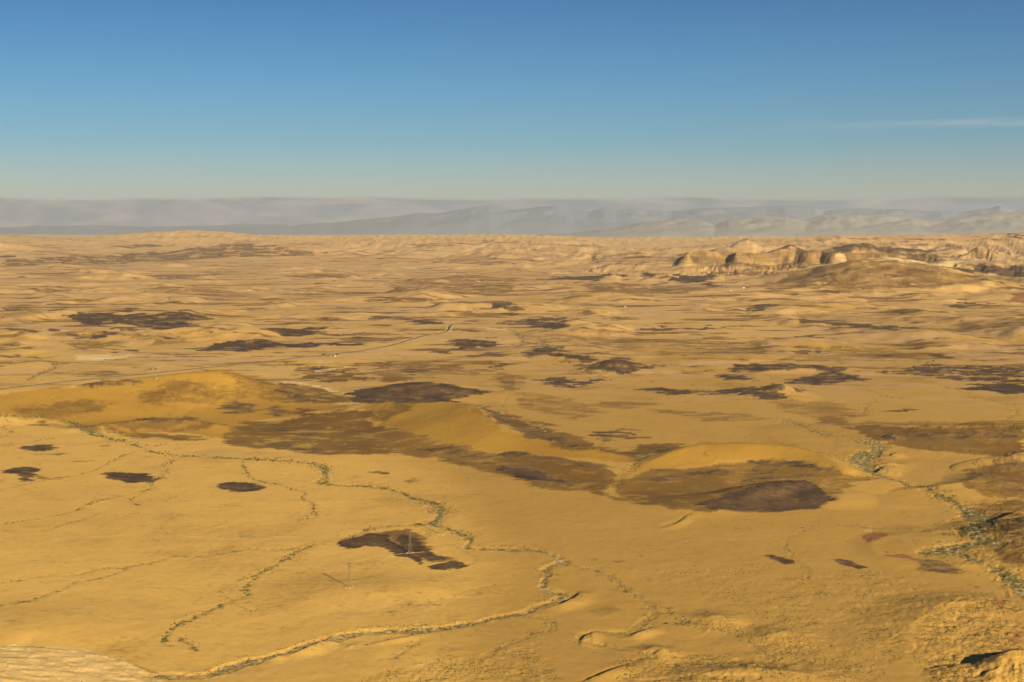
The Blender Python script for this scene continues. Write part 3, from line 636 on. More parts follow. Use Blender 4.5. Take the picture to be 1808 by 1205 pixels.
# ------------------------------------------------------------------ dry washes: shallow gravel beds cut into the plain
# (bed width m, depth m, green 0..1, gravel 0..1, course)
WASHES = [
    (13, 2.0, 1., .5, '-60,731 0,733 40,735 80,736 110,740 140,748 158,757 165,766 190,773 230,781 260,795 300,803 350,807 420,810 480,812 520,815 560,820 574,827 578,838 567,850 580,855 620,857 660,858 700,866 730,880 760,885 775,892 780,905 770,920 768,925'),
    (26, 1.5, .5, .8, '755,886 775,895 785,905 778,915 768,924'),
    (26, 1.0, .5, .6, '145,752 165,763 190,772 205,776'),
    (12, 2.2, .85, .8, '768,925 800,938 825,950 829,960 820,968 835,970 870,970 904,971 940,972 962,978'),
    (13, 3.5, .45, .9, '962,978 985,984 995,990 984,996 965,998 960,1008 968,1018 955,1030 965,1040 990,1045 1000,1052 985,1062 960,1070 930,1080 904,1085 850,1099 780,1109 700,1114 620,1119 580,1126 560,1134 520,1146 470,1159 430,1170 400,1179 370,1190 330,1193 290,1194'),
    (9, 1.2, .8, .5, '768,925 740,926 700,930 670,928 650,935 630,945 605,952'),
    (5, 1.2, .6, .3, '556,962 530,967 500,969 470,972 452,970 420,971 400,975 370,980 340,985 310,984 290,990 230,1000 210,1003 180,1002 150,1010 120,1016 60,1021 20,1028 -40,1034'),
    (5, .9, .7, .1, '226,1001 205,1015 180,1022 140,1026 130,1032 110,1042 75,1051 60,1058 30,1065 -30,1078'),
    (6, 1.2, .8, .1, '552,962 530,970 515,980 490,994 460,1012 445,1020 440,1030 432,1040 436,1050 415,1058 380,1072 340,1088 310,1105 293,1118 295,1130 305,1138'),
    (4, .6, .7, 0, '320,1124 334,1136 346,1151'), (4, .6, .5, 0, '415,1062 425,1073 452,1078'),
    (5, .8, .8, .1, '430,814 435,834 438,842 460,850 490,855 510,862 535,868 540,872 528,876 545,885 555,900 556,911 530,917'),
    (5, .8, .7, .1, '307,810 298,820 287,823 298,828 290,835 283,843 270,847 268,855 255,868 240,877 226,884 242,893'), (4, .7, .7, 0, '262,863 220,875 180,882 145,893 140,900 100,912 60,916 0,926 -30,930'),
    (4, .6, .6, 0, '-20,793 0,790 30,784 55,780 80,775 120,769'), (4, .6, .6, 0, '-20,873 0,867 40,855 90,847 140,840 180,827 200,812 240,796 290,785'),
    (4, .6, .6, 0, '-10,774 18,769 22,762 8,758 4,752 25,748 10,742 6,735'), (4, .5, .5, 0, '-10,943 0,941 15,935 22,931 18,934'), (4, .5, .5, 0, '75,937 100,930 140,920 170,907'), (3, .4, .35, 0, '180,930 215,915 240,905'), (3, .4, .35, 0, '300,941 340,935 380,928 400,919'),
    (14, 1.2, .9, .4, '-20,637 0,638 50,640 92,639 104,645 84,657 60,662 52,672'),
    (30, 2.0, .7, .9, '905,584 912,592 922,602 935,610 955,614 985,618'), (16, 1.5, .7, .6, '985,618 1010,624 1055,637'), (12, 1., .6, .3, '1055,637 1100,640 1240,642 1356,641 1450,637 1520,636 1600,638 1700,643 1830,645'),
    (14, 1., .4, .7, '466,533 490,542 510,552 540,560 570,567 605,572'), (30, .8, .7, .3, '150,485 165,480 180,476 210,473'), (16, .8, .6, .5, '255,524 262,518 280,514'),
    (8, 1.4, .4, .2, '1560,659 1600,665 1640,675 1690,690 1740,705 1780,714 1798,721 1793,733 1770,742'), (10, 1.2, .5, .4, '1530,690 1560,700 1585,705 1600,702'), (14, 1.2, .5, .5, '1524,734 1528,722 1535,710 1560,708'),
    (22, 2., .5, .6, '1385,738 1400,747 1420,758 1450,767'), (14, 1.5, .3, .4, '1450,767 1500,772 1530,776'),
    (42, 2.5, .7, .95, '1528,776 1545,785 1555,794 1540,802 1515,806 1522,816 1535,826 1532,833'), (24, 2.5, .95, .6, '1532,833 1560,843 1600,853 1640,862 1668,878 1690,892'),
    (40, 3.0, .95, .9, '1690,892 1712,904 1733,916 1726,928 1712,940 1722,948 1738,953 1712,957 1690,962 1668,968 1655,970'), (26, 2.5, .95, .8, '1655,970 1690,979 1740,998 1770,1008 1808,1030 1850,1060'), (10, 1.5, .5, .5, '1700,975 1760,985 1808,998 1850,1010'), (24, 2.5, .6, .9, '1780,1015 1800,1035 1815,1050'),
    (8, 1.6, .5, .4, '995,990 1008,999 1040,1003 1055,1008 1075,1020 1100,1036 1105,1045 1130,1056 1150,1066 1156,1075 1146,1092 1130,1108 1115,1118'), (11, 3.0, .3, .4, '1115,1118 1090,1117 1050,1115 1034,1121 1036,1134 1060,1140'), (6, 1.2, .4, .3, '1060,1140 1100,1148 1140,1155 1134,1166 1092,1176 1062,1190 1035,1204'),
    (5, 1., .5, .1, '1150,1066 1178,1069 1186,1080 1180,1092 1215,1098 1250,1108 1290,1116 1330,1135 1360,1146'), (5, 1., .5, .1, '945,1090 974,1095 979,1108 962,1117 930,1122 904,1140 860,1160'), (5, .9, .6, 0, '1150,1100 1160,1100 1190,1103 1230,1098'),
    (4, .8, .5, 0, '742,1130 720,1150 695,1160 670,1166'), (4, .6, .5, 0, '650,1138 690,1128 740,1118 800,1112'), (4, .6, .3, 0, '840,958 870,945 904,944 940,944'),
    (5, .8, .5, .1, '1690,933 1640,937 1560,932 1500,928 1465,927 1430,932 1400,944 1383,962 1386,968 1402,985 1424,1004 1428,1020'), (5, 1.4, .3, 0, '1170,930 1190,924 1205,917 1216,908'), (6, .8, .3, 0, '820,858 832,862 842,868'),
    (8, 1.2, .4, .3, '1590,790 1660,795 1720,800 1760,806'), (7, 1.2, .5, .2, '1700,830 1720,838 1745,845 1800,852'), (12, 1.5, .6, .5, '1720,815 1735,830 1745,842'),
    (14, 1.2, .5, .6, '1100,838 1118,826 1130,812 1138,800'), (9, 1., .5, .4, '1085,870 1092,856 1100,840'), (9, 1., .5, .2, '1085,870 1110,880 1160,884 1215,890 1235,897'), (10, 1., .5, .3, '1050,790 1060,780 1075,775'), (8, .8, .4, .2, '860,740 880,725 905,690 890,660 880,640'),
    (6, 1.0, .4, .1, '730,925 750,935 762,940 752,948 745,952'), (5, .7, .4, 0, '800,965 822,975 840,985 835,993 822,1000'), (3, .5, .3, 0, '740,1070 780,1060 815,1045 850,1040 900,1030'),
    (5, 1.2, .3, .3, '1300,1180 1340,1186 1400,1180 1440,1190'), (7, 2.5, .3, .3, '1130,1203 1160,1198 1230,1198 1330,1196'),
]


def spaced(P, step):
    d = np.concatenate([[0], np.cumsum(np.hypot(np.diff(P[:, 0]), np.diff(P[:, 1])))])
    t = np.arange(0, d[-1], step)
    return np.stack([np.interp(t, d, P[:, 0]), np.interp(t, d, P[:, 1])], 1)


def smooth(P, it=2):
    for _ in range(it):
        q = 0.75 * P[:-1] + 0.25 * P[1:]
        r = 0.25 * P[:-1] + 0.75 * P[1:]
        P = np.concatenate([P[:1], np.stack([q, r], 1).reshape(-1, 2), P[-1:]])
    return P


CUT = np.zeros(X.shape)
XW = X + 5.0 * perlin(X / 38, Y / 38, 71) + 2.0 * perlin(X / 13, Y / 13, 72)
YW = Y + 5.0 * perlin(X / 38, Y / 38, 73) + 2.0 * perlin(X / 13, Y / 13, 74)
bed_n = 0.5 + 0.5 * fbm(X / 14, Y / 14, 3, 76)
COURSES = []
for bw, dp, gr, gv, txt in WASHES:
    dp *= 0.28 if dp < 2 else 0.30
    P = np.array([hit(px, py, big_z) for px, py in parse(txt)])
    P = smooth(P, 2)
    COURSES.append((bw, dp, gr, gv, P))
    mg = bw * 3 + 30
    a_ = P[:, 0] / P[:, 1]
    c0, c1 = np.searchsorted(A, [a_.min() - mg / P[:, 1].min(), a_.max() + mg / P[:, 1].min()])
    r0, r1 = np.searchsorted(YR, [P[:, 1].min() - mg, P[:, 1].max() + mg])
    sl = (slice(r0, r1), slice(c0, c1))
    x, y = XW[sl], YW[sl]
    if x.size == 0:
        continue
    d = np.full(x.shape, 1e9)
    for i in range(len(P) - 1):
        ax, ay = P[i]
        dx, dy = P[i + 1] - P[i]
        t = np.clip(((x - ax) * dx + (y - ay) * dy) / (dx * dx + dy * dy + 1e-9), 0, 1)
        d = np.minimum(d, (ax + t * dx - x) ** 2 + (ay + t * dy - y) ** 2)
    d = np.sqrt(d)
    hw = bw * 0.5 * np.clip(0.8 + 1.1 * perlin(x / 55, y / 55, 77) + 0.5 * perlin(x / 18, y / 18, 79), 0.2, 1.8)
    # far off, a bed narrower than the grid would be lost: let it keep at least half a row
    row = np.maximum(y * y / (H * F) * 0.6, 1.5)
    hw = np.maximum(hw, 0.35 * row)
    c = sst(hw + 1.6 + dp * 1.2, hw, d)
    CUT[sl] = np.maximum(CUT[sl], c * dp * (0.8 + 0.4 * bed_n[sl]))
    s_ = sst(hw + 1.5, hw * 0.6, d)
    M['gravel'][sl] = np.maximum(M['gravel'][sl], s_ * gv * (0.35 + 0.65 * bed_n[sl]))
    M['green'][sl] = np.maximum(M['green'][sl], sst(hw * 1.25 + 2.5, hw * 0.3, d) * gr * (0.3 + 0.7 * sst(0.35, 0.75, 0.5 + 0.5 * perlin(x / 7, y / 7, 78))))
    M['rough'][sl] = np.maximum(M['rough'][sl], sst(hw * 2 + 8, hw, d) * (0.25 + 0.5 * gv))

# broad bands of darker and redder gravel over the far plain
W2 = np.clip((V - 400) / 200, 0.10, 1.4)
band = sst(760, 600, V) * sst(24000, 17000, Y) * (1 - 0.7 * sst(10, 30, Z0) * (Y < 5200))
s1 = fbm(U / 95, V / (3.0 * W2), 4, 111, 0.55)
s2 = fbm(U / 38, V / (1.5 * W2), 3, 115, 0.6)
s3 = fbm(U / 240, V / (12 * W2), 4, 119, 0.55)
s4 = fbm(U / 130 + 7, V / (4.5 * W2), 4, 123, 0.55)
s5 = fbm(U / 300 + 3, V / (8 * W2), 4, 127, 0.55)
M['brown'] = np.maximum(M['brown'], (0.82 - 0.3 * sst(540, 460, V)) * band * sst(0.0, 0.30, 0.95 * s3 + 0.45 * s1 + 0.15 * s2))
M['dark'] = np.maximum(M['dark'], 0.62 * band * sst(0.15, 0.30, 0.45 * s1 + 0.45 * s2 + 0.5 * s3))
M['ochre'] = np.maximum(M['ochre'], 0.55 * band * sst(0.04, 0.28, s4))
M['pink'] = np.maximum(M['pink'], band * np.maximum(sst(-0.2, 0.15, s5), 0.85 * sst(620, 480, V)))
M['pale'] = np.maximum(M['pale'], 0.50 * band * sst(0.16, 0.32, 0.6 * s4 - 0.5 * s1 + 0.5 * s2))
M['ochre'] = np.maximum(M['ochre'], 0.28 * sst(1300, 700, V) * sst(0.02, 0.35, fbm(X / 340, Y / 500, 4, 131)) * (Y < 5200))
M['brown'] = np.maximum(M['brown'], 0.24 * sst(0.05, 0.4, fbm(X / 210 + 4, Y / 420, 4, 135)) * (Y < 5200))

M['ledge'] = M['pale'] * (Y < 1230) * (X < -240)
M['hill'] = np.clip(sst(4, 22, Z0) * (0.12 + 0.7 * M['brown']) + 0.12 * M['rough'] * (Y < 2200), 0, 1)
chan = np.abs(fbm(X / 150 + 0.25 * perlin(X / 60, Y / 60, 152), Y / 290, 3, 151, 0.4))
M['green'] = np.maximum(M['green'], 0.42 * sst(0.010, 0.0, chan) * sst(0.0, 0.25, perlin(X / 240, Y / 330, 155)) * (Y < 2300) * (Z0 < 3))
M['strata'] = sst(25, 70, Z0) * sst(9300, 9800, Y) * sst(13600, 12400, Y)

ROAD_TEXT = '-60,694 0,688 30,684 100,676 200,666 325,654 452,641 527,632 627,622 690,611 727,600 752,592 776,589 788,586 793,582 793,578 797,574 806,572 822,570'
# ------------------------------------------------------------------ final heights
rp = np.array([hit(px, py, big_z) for px, py in parse(ROAD_TEXT)])
rd = np.full(X.shape, 1e9)
for (ax, ay), (bx_, by_) in zip(rp[:-1], rp[1:]):
    dx, dy = bx_ - ax, by_ - ay
    t = np.clip(((X - ax) * dx + (Y - ay) * dy) / (dx * dx + dy * dy), 0, 1)
    rd = np.minimum(rd, np.hypot(ax + t * dx - X, ay + t * dy - Y))
ROADCLEAR = sst(120, 420, rd + 0.25 * np.maximum(0, Y - 5000))
rel = fbm(X / 520, Y / 520, 4, 81) * 2.2 + fbm(X / 90, Y / 90, 3, 85) * 0.55
fine = fbm(X / 17, Y / 17, 3, 88)
rub = np.abs(perlin(X / 6.5, Y / 6.5, 91)) + 0.6 * np.abs(perlin(X / 3.1, Y / 3.1, 92))
farrel = fbm(X / 900, Y / 900, 4, 95) * 14 * sst(5500, 12000, Y) + np.maximum(0, fbm(X / 170, Y / 330, 4, 97) - 0.17) * 13 * ROADCLEAR * sst(3300, 4200, Y) * sst(8000, 6000, Y) + np.maximum(0, fbm(X / 420, Y / 600, 4, 99) - 0.15) * 75 * sst(5200, 9000, Y) * sst(15500, 12000, Y)
hillm = sst(3, 20, Z0)
ZT = Z0 + rel + farrel + fine * (0.30 + 0.6 * M['rough'] + 0.9 * hillm * M['brown']) + (rub - 0.4) * (0.8 * M['rough']) - CUT
gul_n = 1 - np.abs(fbm(X / 60, Y / 90, 4, 103)) * 2.2
ZT -= hillm * sst(0.2, 0.9, gul_n) * np.clip(Z0 * 0.08, 0, 3.0) * (0.15 + 0.85 * M['brown']) * (0.3 + 0.7 * (Y < 5000))
gul_f = 1 - np.abs(fbm(X / 200 + 0.0004 * Y, Y / 900, 4, 107, 0.55)) * 2.4
ZT -= sst(0.1, 1.0, gul_f) * np.clip(Z0 * 0.07, 0, 12) * sst(9000, 10500, Y)
gul_r = 1 - np.abs(fbm(X / 26, Y / 36, 3, 161, 0.55)) * 2.6
ZT -= M['rough'] ** 1.2 * sst(0.35, 1.0, gul_r) * (0.35 + 0.75 * sst(1450, 1650, U)) * (Y < 2200)
ZT += np.maximum(0, fbm(X / 520 + 3, Y / 800, 4, 165, 0.5) - 0.02) * 62 * ROADCLEAR * sst(3000, 4400, Y) * sst(9500, 7500, Y) * sst(14, 0, Z0)
ZT += M['ledge'] * np.round(2.5 * fbm(X / 22, Y / 7, 3, 169)) * 0.5
ZT[Y > 26000] *= 0.0
final_z = grid_z(ZT)


def on_ground(px, py):
    x, y = hit(px, py, final_z)
    return x, y, float(final_z(np.array([x]), np.array([y]))[0])


# ------------------------------------------------------------------ materials
def material(name, rough=0.95):
    m = bpy.data.materials.new(name)
    m.use_nodes = True
    t = m.node_tree
    b = t.nodes['Principled BSDF']
    b.inputs['Roughness'].default_value = rough
    b.inputs['Specular IOR Level'].default_value = 0.1
    return m, N(t), b


def ground_material():
    m, n, b = material('desert_ground')
    geo = n.new('ShaderNodeNewGeometry')
    pos = geo.outputs['Position']
    mp = n.new('ShaderNodeMapping')
    mp.inputs['Scale'].default_value = (1, 1, 0.4)
    n.put(mp.inputs['Vector'], pos)
    p = mp.outputs[0]
    huge = n.noise(p, 1 / 1400, 5, 0.6, 0.4)
    large = n.noise(p, 1 / 260, 6, 0.6, 0.6)
    midn = n.noise(p, 1 / 42, 5, 0.6)
    small = n.noise(p, 1 / 7.0, 4, 0.65)
    grain = n.noise(p, 1 / 2.2, 3, 0.7)
    sand = n.mix(n.ramp(huge, 0.35, 0.65), (0.54, 0.335, 0.092), (0.50, 0.30, 0.075))
    sand = n.mix(n.ramp(large, 0.48, 0.72, 0, 0.55), sand, (0.37, 0.225, 0.068))
    sand = n.mix(n.ramp(midn, 0.5, 0.78, 0, 0.30), sand, (0.35, 0.21, 0.062))
    dust = n.noise(p, 1 / 95, 6, 0.68, 0.5)
    sand = n.mix(n.ramp(dust, 0.52, 0.66, 0, 0.32), sand, (0.40, 0.265, 0.105))
    sand = n.mix(n.ramp(dust, 0.46, 0.36, 0, 0.35), sand, (0.57, 0.37, 0.115))
    tone = n.attr('tone')
    sand = n.mix(n.math('MULTIPLY', tone, 0.72), sand, (0.325, 0.19, 0.046))
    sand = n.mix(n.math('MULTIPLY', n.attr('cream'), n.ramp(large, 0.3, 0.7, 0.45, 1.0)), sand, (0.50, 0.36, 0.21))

    # edges break up along the stones: the traced cover is compared with a noise
    brk = n.math('ADD', n.math('MULTIPLY', n.math('SUBTRACT', midn, 0.5), 0.9), n.math('MULTIPLY', n.math('SUBTRACT', small, 0.5), 0.9))
    brk_l = n.math('ADD', n.math('MULTIPLY', n.math('SUBTRACT', large, 0.5), 0.7), n.math('MULTIPLY', brk, 0.6))

    def lay(base, name, col, amt=1.0, lo=0.30, hi=0.68, noise=None):
        f = n.ramp(n.math('ADD', n.attr(name), noise if noise is not None else brk), lo, hi, 0.0, amt)
        return n.mix(f, base, col)
    sand = n.mix(n.math('MULTIPLY', n.attr('pink'), 0.85), sand, (0.435, 0.275, 0.140))
    c = lay(sand, 'ochre', n.mix(n.ramp(large, 0.35, 0.7), (0.35, 0.198, 0.032), (0.265, 0.143, 0.024)), 0.95, 0.0, 1.0, n.math('MULTIPLY', brk_l, 0.25))
    mps = n.new('ShaderNodeMapping')
    mps.inputs['Scale'].default_value = (1 / 420, 1 / 420, 1 / 17)
    n.put(mps.inputs['Vector'], pos)
    beds = n.noise(mps.outputs[0], 1.0, 4, 0.6, 0.15)
    c = n.mix(n.math('MULTIPLY', n.attr('strata'), n.ramp(beds, 0.44, 0.54, 0.0, 0.55)), c, (0.18, 0.13, 0.085))
    c = lay(c, 'brown', n.mix(n.ramp(large, 0.35, 0.68), (0.185, 0.103, 0.026), (0.110, 0.058, 0.015)), 0.97, 0.06, 1.0, brk_l)
    c = lay(c, 'red', (0.25, 0.10, 0.045), 0.9)
    c = lay(c, 'pale', n.mix(n.ramp(midn, 0.4, 0.7), (0.61, 0.455, 0.235), (0.49, 0.345, 0.155)), 0.95)
    mpl = n.new('ShaderNodeMapping')
    mpl.inputs['Scale'].default_value = (1 / 13, 1 / 3.5, 1 / 3.5)
    mpl.inputs['Rotation'].default_value = (0, 0, math.radians(-9))
    n.put(mpl.inputs['Vector'], pos)
    crack = n.noise(mpl.outputs[0], 1.0, 5, 0.66, 0.4)
    c = n.mix(n.math('MULTIPLY', n.attr('ledge'), 0.8), c, (0.47, 0.315, 0.12))
    c = n.mix(n.math('MULTIPLY', n.attr('ledge'), n.ramp(crack, 0.53, 0.64, 0.0, 0.7)), c, (0.27, 0.18, 0.08))
    c = lay(c, 'gravel', n.mix(n.ramp(small, 0.40, 0.60), (0.46, 0.35, 0.175), (0.15, 0.11, 0.048)), 0.92)
    c = n.mix(n.math('MULTIPLY', n.attr('green'), 0.62), c, (0.225, 0.165, 0.055))
    c = lay(c, 'green', n.mix(n.ramp(small, 0.4, 0.62), (0.15, 0.122, 0.036), (0.07, 0.066, 0.020)), 0.85, 0.30, 0.75)
    c = lay(c, 'dark', n.mix(n.ramp(midn, 0.4, 0.7), (0.185, 0.112, 0.042), (0.13, 0.077, 0.028)), 0.85, 0.06, 0.6)
    c = lay(c, 'dark', n.mix(n.ramp(midn, 0.4, 0.7), (0.066, 0.040, 0.028), (0.034, 0.0215, 0.0175)), 0.95, 0.28, 1.02)
    # grains and pebbles
    c = n.mix(n.ramp(small, 0.38, 0.75, 0.0, 0.12), c, (0.10, 0.065, 0.03))
    peb = n.ramp(grain, 0.56, 0.72)
    c = n.mix(n.math('MULTIPLY', peb, n.math('ADD', 0.09, n.math('MULTIPLY', n.attr('rough'), 0.75))), c, (0.11, 0.072, 0.034))
    n.put(b.inputs['Base Color'], c)
    rill = n.new('ShaderNodeBump')
    rill.inputs['Strength'].default_value = 0.8
    rill.inputs['Distance'].default_value = 1.0
    rn = n.noise(p, 1 / 34, 7, 0.68, 0.8)
    n.put(rill.inputs['Height'], n.math('MULTIPLY', n.math('MULTIPLY', n.math('ABSOLUTE', n.math('SUBTRACT', rn, 0.5)), 22.0), n.attr('hill')))
    bump = n.new('ShaderNodeBump')
    n.put(bump.inputs['Normal'], rill.outputs[0])
    bump.inputs['Strength'].default_value = 0.22
    bump.inputs['Distance'].default_value = 0.8
    hsum = n.math('ADD', n.math('MULTIPLY', small, 1.2), n.math('MULTIPLY', grain, 0.5))
    n.put(bump.inputs['Height'], hsum)
    n.put(b.inputs['Normal'], bump.outputs[0])
    return m


MAT_GROUND = ground_material()


def plain(name, col, rough=0.9, metal=0.0, var=0.25, scale=1.0):
    m, n, b = material(name, rough)
    tcn = n.new('ShaderNodeTexCoord')
    f = n.noise(tcn.outputs['Object'], scale, 4, 0.6)
    n.put(b.inputs['Base Color'], n.mix(n.ramp(f, 0.35, 0.7), tuple(x * (1 + var) for x in col), tuple(x * (1 - var) for x in col)))
    b.inputs['Metallic'].default_value = metal
    return m


# ------------------------------------------------------------------ terrain meshes
def quick_mesh(name, co, quads, attrs=None, normals=None, mat=None):
    me = bpy.data.meshes.new(name)
    nv, nq = len(co), len(quads)
    me.vertices.add(nv)
    me.vertices.foreach_set('co', co.astype(np.float32).ravel())
    me.loops.add(nq * 4)
    me.loops.foreach_set('vertex_index', quads.astype(np.int32).ravel())
    me.polygons.add(nq)
    me.polygons.foreach_set('loop_start', np.arange(0, nq * 4, 4, dtype=np.int32))
    me.polygons.foreach_set('use_smooth', np.ones(nq, dtype=bool))
    me.update(calc_edges=True)
    for k, v in (attrs or {}).items():
        at = me.attributes.new(k, 'FLOAT', 'POINT')
        at.data.foreach_set('value', v.astype(np.float32))
    if normals is not None:
        at = me.attributes.new('custom_normal', 'FLOAT_VECTOR', 'POINT')
        at.data.foreach_set('vector', normals.astype(np.float32).ravel())
    if mat:
        me.materials.append(mat)
    return me


co = np.stack([X, Y, ZT], -1).reshape(-1, 3)
idx = np.arange(nr * nc).reshape(nr, nc)
Q = np.stack([idx[:-1, :-1], idx[:-1, 1:], idx[1:, 1:], idx[1:, :-1]], -1).reshape(-1, 4)
# vertex normals of the whole sheet, so that the pieces meet without a seam
fa = co[Q[:, 2]] - co[Q[:, 0]]
fb = co[Q[:, 3]] - co[Q[:, 1]]
fn = np.cross(fa, fb)
fn /= np.linalg.norm(fn, axis=1, keepdims=True) + 1e-12
vnrm = np.zeros_like(co)
for k in range(4):
    for c_ in range(3):
        vnrm[:, c_] += np.bincount(Q[:, k], fn[:, c_], len(co))
vnrm /= np.linalg.norm(vnrm, axis=1, keepdims=True) + 1e-12

# which piece of the setting each cell belongs to
q0 = Q[:, 0]
hz = Z0.ravel()[q0]
yy_ = Y.ravel()[q0]
dk = M['dark'].ravel()[q0]
gv_ = np.maximum(M['gravel'], 0.0).ravel()[q0]
ct = CUT.ravel()[q0]
part = np.zeros(len(Q), np.int8)
part[(hz > 6) & (yy_ < 5200)] = 1
part[(hz > 25) & (yy_ >= 5200)] = 1
part[(hz > 25) & (yy_ >= 9500)] = 2
part[(dk > 0.5) & (part == 0)] = 3
part[(ct > 0.55) & (yy_ < 6000)] = 4
PIECES = ('ground', 'hills', 'far_hills', 'dark_stone_ground', 'dry_riverbed')
for k, nm in enumerate(PIECES):
    q = Q[part == k]
    if len(q) == 0:
        continue
    used, inv = np.unique(q, return_inverse=True)
    at = {ly: M[ly].ravel()[used] for ly in LAYERS}
    me = quick_mesh(nm, co[used], inv.reshape(-1, 4), at, vnrm[used], MAT_GROUND)
    o = bpy.data.objects.new(nm, me)
    o['kind'] = 'structure'
    COL.objects.link(o)

# ------------------------------------------------------------------ mountains on the far side of the rift valley
def mountain_material(name, ca, cb):
    m, n, b = material(name)
    geo = n.new('ShaderNodeNewGeometry')
    f = n.noise(geo.outputs['Position'], 1 / 2600, 5, 0.6)
    n.put(b.inputs['Base Color'], n.mix(n.ramp(f, 0.4, 0.65), ca, cb))
    return m


def mountains(name, dist, prof, depth, seed, mat, namp, jag=4.0):
    """a long range: prof is a list of photograph points along its skyline"""
    P = np.array(parse(prof))
    xs = np.linspace(P[0, 0], P[-1, 0], 900)
    sky = np.interp(xs, P[:, 0], P[:, 1])
    sky = sky + jag * fbm(xs / 60, xs * 0 + seed, 5, seed, 0.6)
    zc = np.array([H + ray(a, b)[1] * dist for a, b in zip(xs, sky)])
    xa = np.array([ray(a, 412)[0] for a in xs]) * dist
    rows = np.concatenate([np.linspace(-1, 0, 26), np.linspace(0.1, 0.8, 7)])
    RX, RT = np.meshgrid(xa, rows)
    ZC = np.broadcast_to(zc, RX.shape)
    n_ = fbm(RX / 1500, RT * depth / 2500, 5, seed, 0.55)
    zz = ZC * (1 - np.abs(RT)) ** 0.75 * (1 + namp * n_ * np.clip(np.abs(RT) * 4, 0.25, 1)) - 20
    yy = dist + RT * depth + 0.0 * RX
    c3 = np.stack([RX * (1 + RT * depth / dist), yy, zz], -1).reshape(-1, 3)
    ii = np.arange(RX.size).reshape(RX.shape)
    qq = np.stack([ii[:-1, :-1], ii[:-1, 1:], ii[1:, 1:], ii[1:, :-1]], -1).reshape(-1, 4)
    o = bpy.data.objects.new(name, quick_mesh(name, c3, qq, None, None, mat))
    o['kind'] = 'structure'
    COL.objects.link(o)
    return o


M_MT = mountain_material('hazed_mountain_rock', (0.165, 0.20, 0.275), (0.145, 0.175, 0.235))  # rock colour with the blue of distant haze painted in
M_PALE = mountain_material('cloud_bank_grey', (0.255, 0.24, 0.23), (0.20, 0.20, 0.21))
mountains('mountains', 68000, '-900,402 0,401 120,397 200,399 330,400 450,395 520,397 600,391 660,386 700,382 740,377 770,375 800,371 830,366 865,364 900,371 930,367 955,363 985,363 1010,372 1040,373 1065,368 1090,371 1115,366 1140,371 1180,373 1215,370 1250,366 1300,365 1380,363 1440,365 1452,372 1520,368 1600,370 1690,374 1740,368 1765,362 1790,372 1830,370 2100,380 2600,396', 9000, 131, M_MT, .25)
mountains('low_cloud_bank', 52000, '-900,418 200,418 700,416 1010,411 1080,402 1120,394 1160,388 1200,386 1235,388 1262,396 1290,386 1330,382 1370,382 1420,386 1470,380 1560,378 1610,382 1640,388 1680,386 1740,378 1808,374 2100,378 2600,400', 6000, 141, M_PALE, .45)  # solid mesh standing in for low cloud before the mountains

# ------------------------------------------------------------------ things: helpers
class MB:
    """collects boxes, bars and blobs; build() links them as one mesh object"""

    def __init__(self):
        self.v, self.f = [], []

    def box(self, c, s):
        n = len(self.v)
        for x in (-1, 1):
            for y in (-1, 1):
                for z in (-1, 1):
                    self.v.append((c[0] + x * s[0] / 2, c[1] + y * s[1] / 2, c[2] + z * s[2] / 2))
        for f in ((0, 1, 3, 2), (4, 6, 7, 5), (0, 4, 5, 1), (2, 3, 7, 6), (0, 2, 6, 4), (1, 5, 7, 3)):
            self.f.append(tuple(n + i for i in f))
        return self

    def prism(self, poly, x0, x1):
        """a y-z outline drawn out along x"""
        n, k = len(self.v), len(poly)
        for x in (x0, x1):
            self.v += [(x, y, z) for y, z in poly]
        self.f.append(tuple(range(n, n + k)))
        self.f.append(tuple(range(n + 2 * k - 1, n + k - 1, -1)))
        for i in range(k):
            j = (i + 1) % k
            self.f.append((n + i, n + k + i, n + k + j, n + j))
        return self

    def bar(self, a, b, ra, rb=None, seg=4):
        a, b = Vector(a), Vector(b)
        rb = ra if rb is None else rb
        d = (b - a).normalized()
        s = d.orthogonal().normalized()
        t = d.cross(s)
        n = len(self.v)
        for p, r in ((a, ra), (b, rb)):
            for i in range(seg):
                q = 2 * math.pi * i / seg + math.pi / 4
                self.v.append(tuple(p + s * (r * math.cos(q)) + t * (r * math.sin(q))))
        for i in range(seg):
            j = (i + 1) % seg
            self.f.append((n + i, n + j, n + seg + j, n + seg + i))
        self.f.append(tuple(n + i for i in range(seg - 1, -1, -1)))
        self.f.append(tuple(n + seg + i for i in range(seg)))
        return self

    def tuft(self, c, r, k, rnd, flat=0.75):
        """k leafy scraps spread through a ball"""
        for _ in range(k):
            p = Vector((rnd.gauss(0, 1), rnd.gauss(0, 1), rnd.gauss(0, 1))).normalized() * (r * rnd.uniform(0.35, 1.0))
            p.z *= flat
            p = Vector(c) + p
            u = Vector((rnd.gauss(0, 1), rnd.gauss(0, 1), rnd.gauss(0, 1))).normalized()
            w_ = u.orthogonal().normalized()
            s = r * rnd.uniform(0.22, 0.42)
            n = len(self.v)
            self.v += [tuple(p + u * s), tuple(p + w_ * s * 0.8), tuple(p - u * s), tuple(p - w_ * s * 0.8)]
            self.f.append((n, n + 1, n + 2, n + 3))
        return self

    def build(self, name, mat, parent=None):
        me = bpy.data.meshes.new(name)
        me.from_pydata(self.v, [], self.f)
        me.materials.append(mat)
        o = bpy.data.objects.new(name, me)
        COL.objects.link(o)
        if parent:
            o.parent = parent
        return o


def tag(o, label, cat, group=None):
    o['label'] = label
    o['category'] = cat
    if group:
        o['group'] = group
    return o


def empty(name, loc, rz=0.0):
    o = bpy.data.objects.new(name, None)
    o.location = loc
    o.rotation_euler = (0, 0, rz)
    COL.objects.link(o)
    return o


KIDS = {}


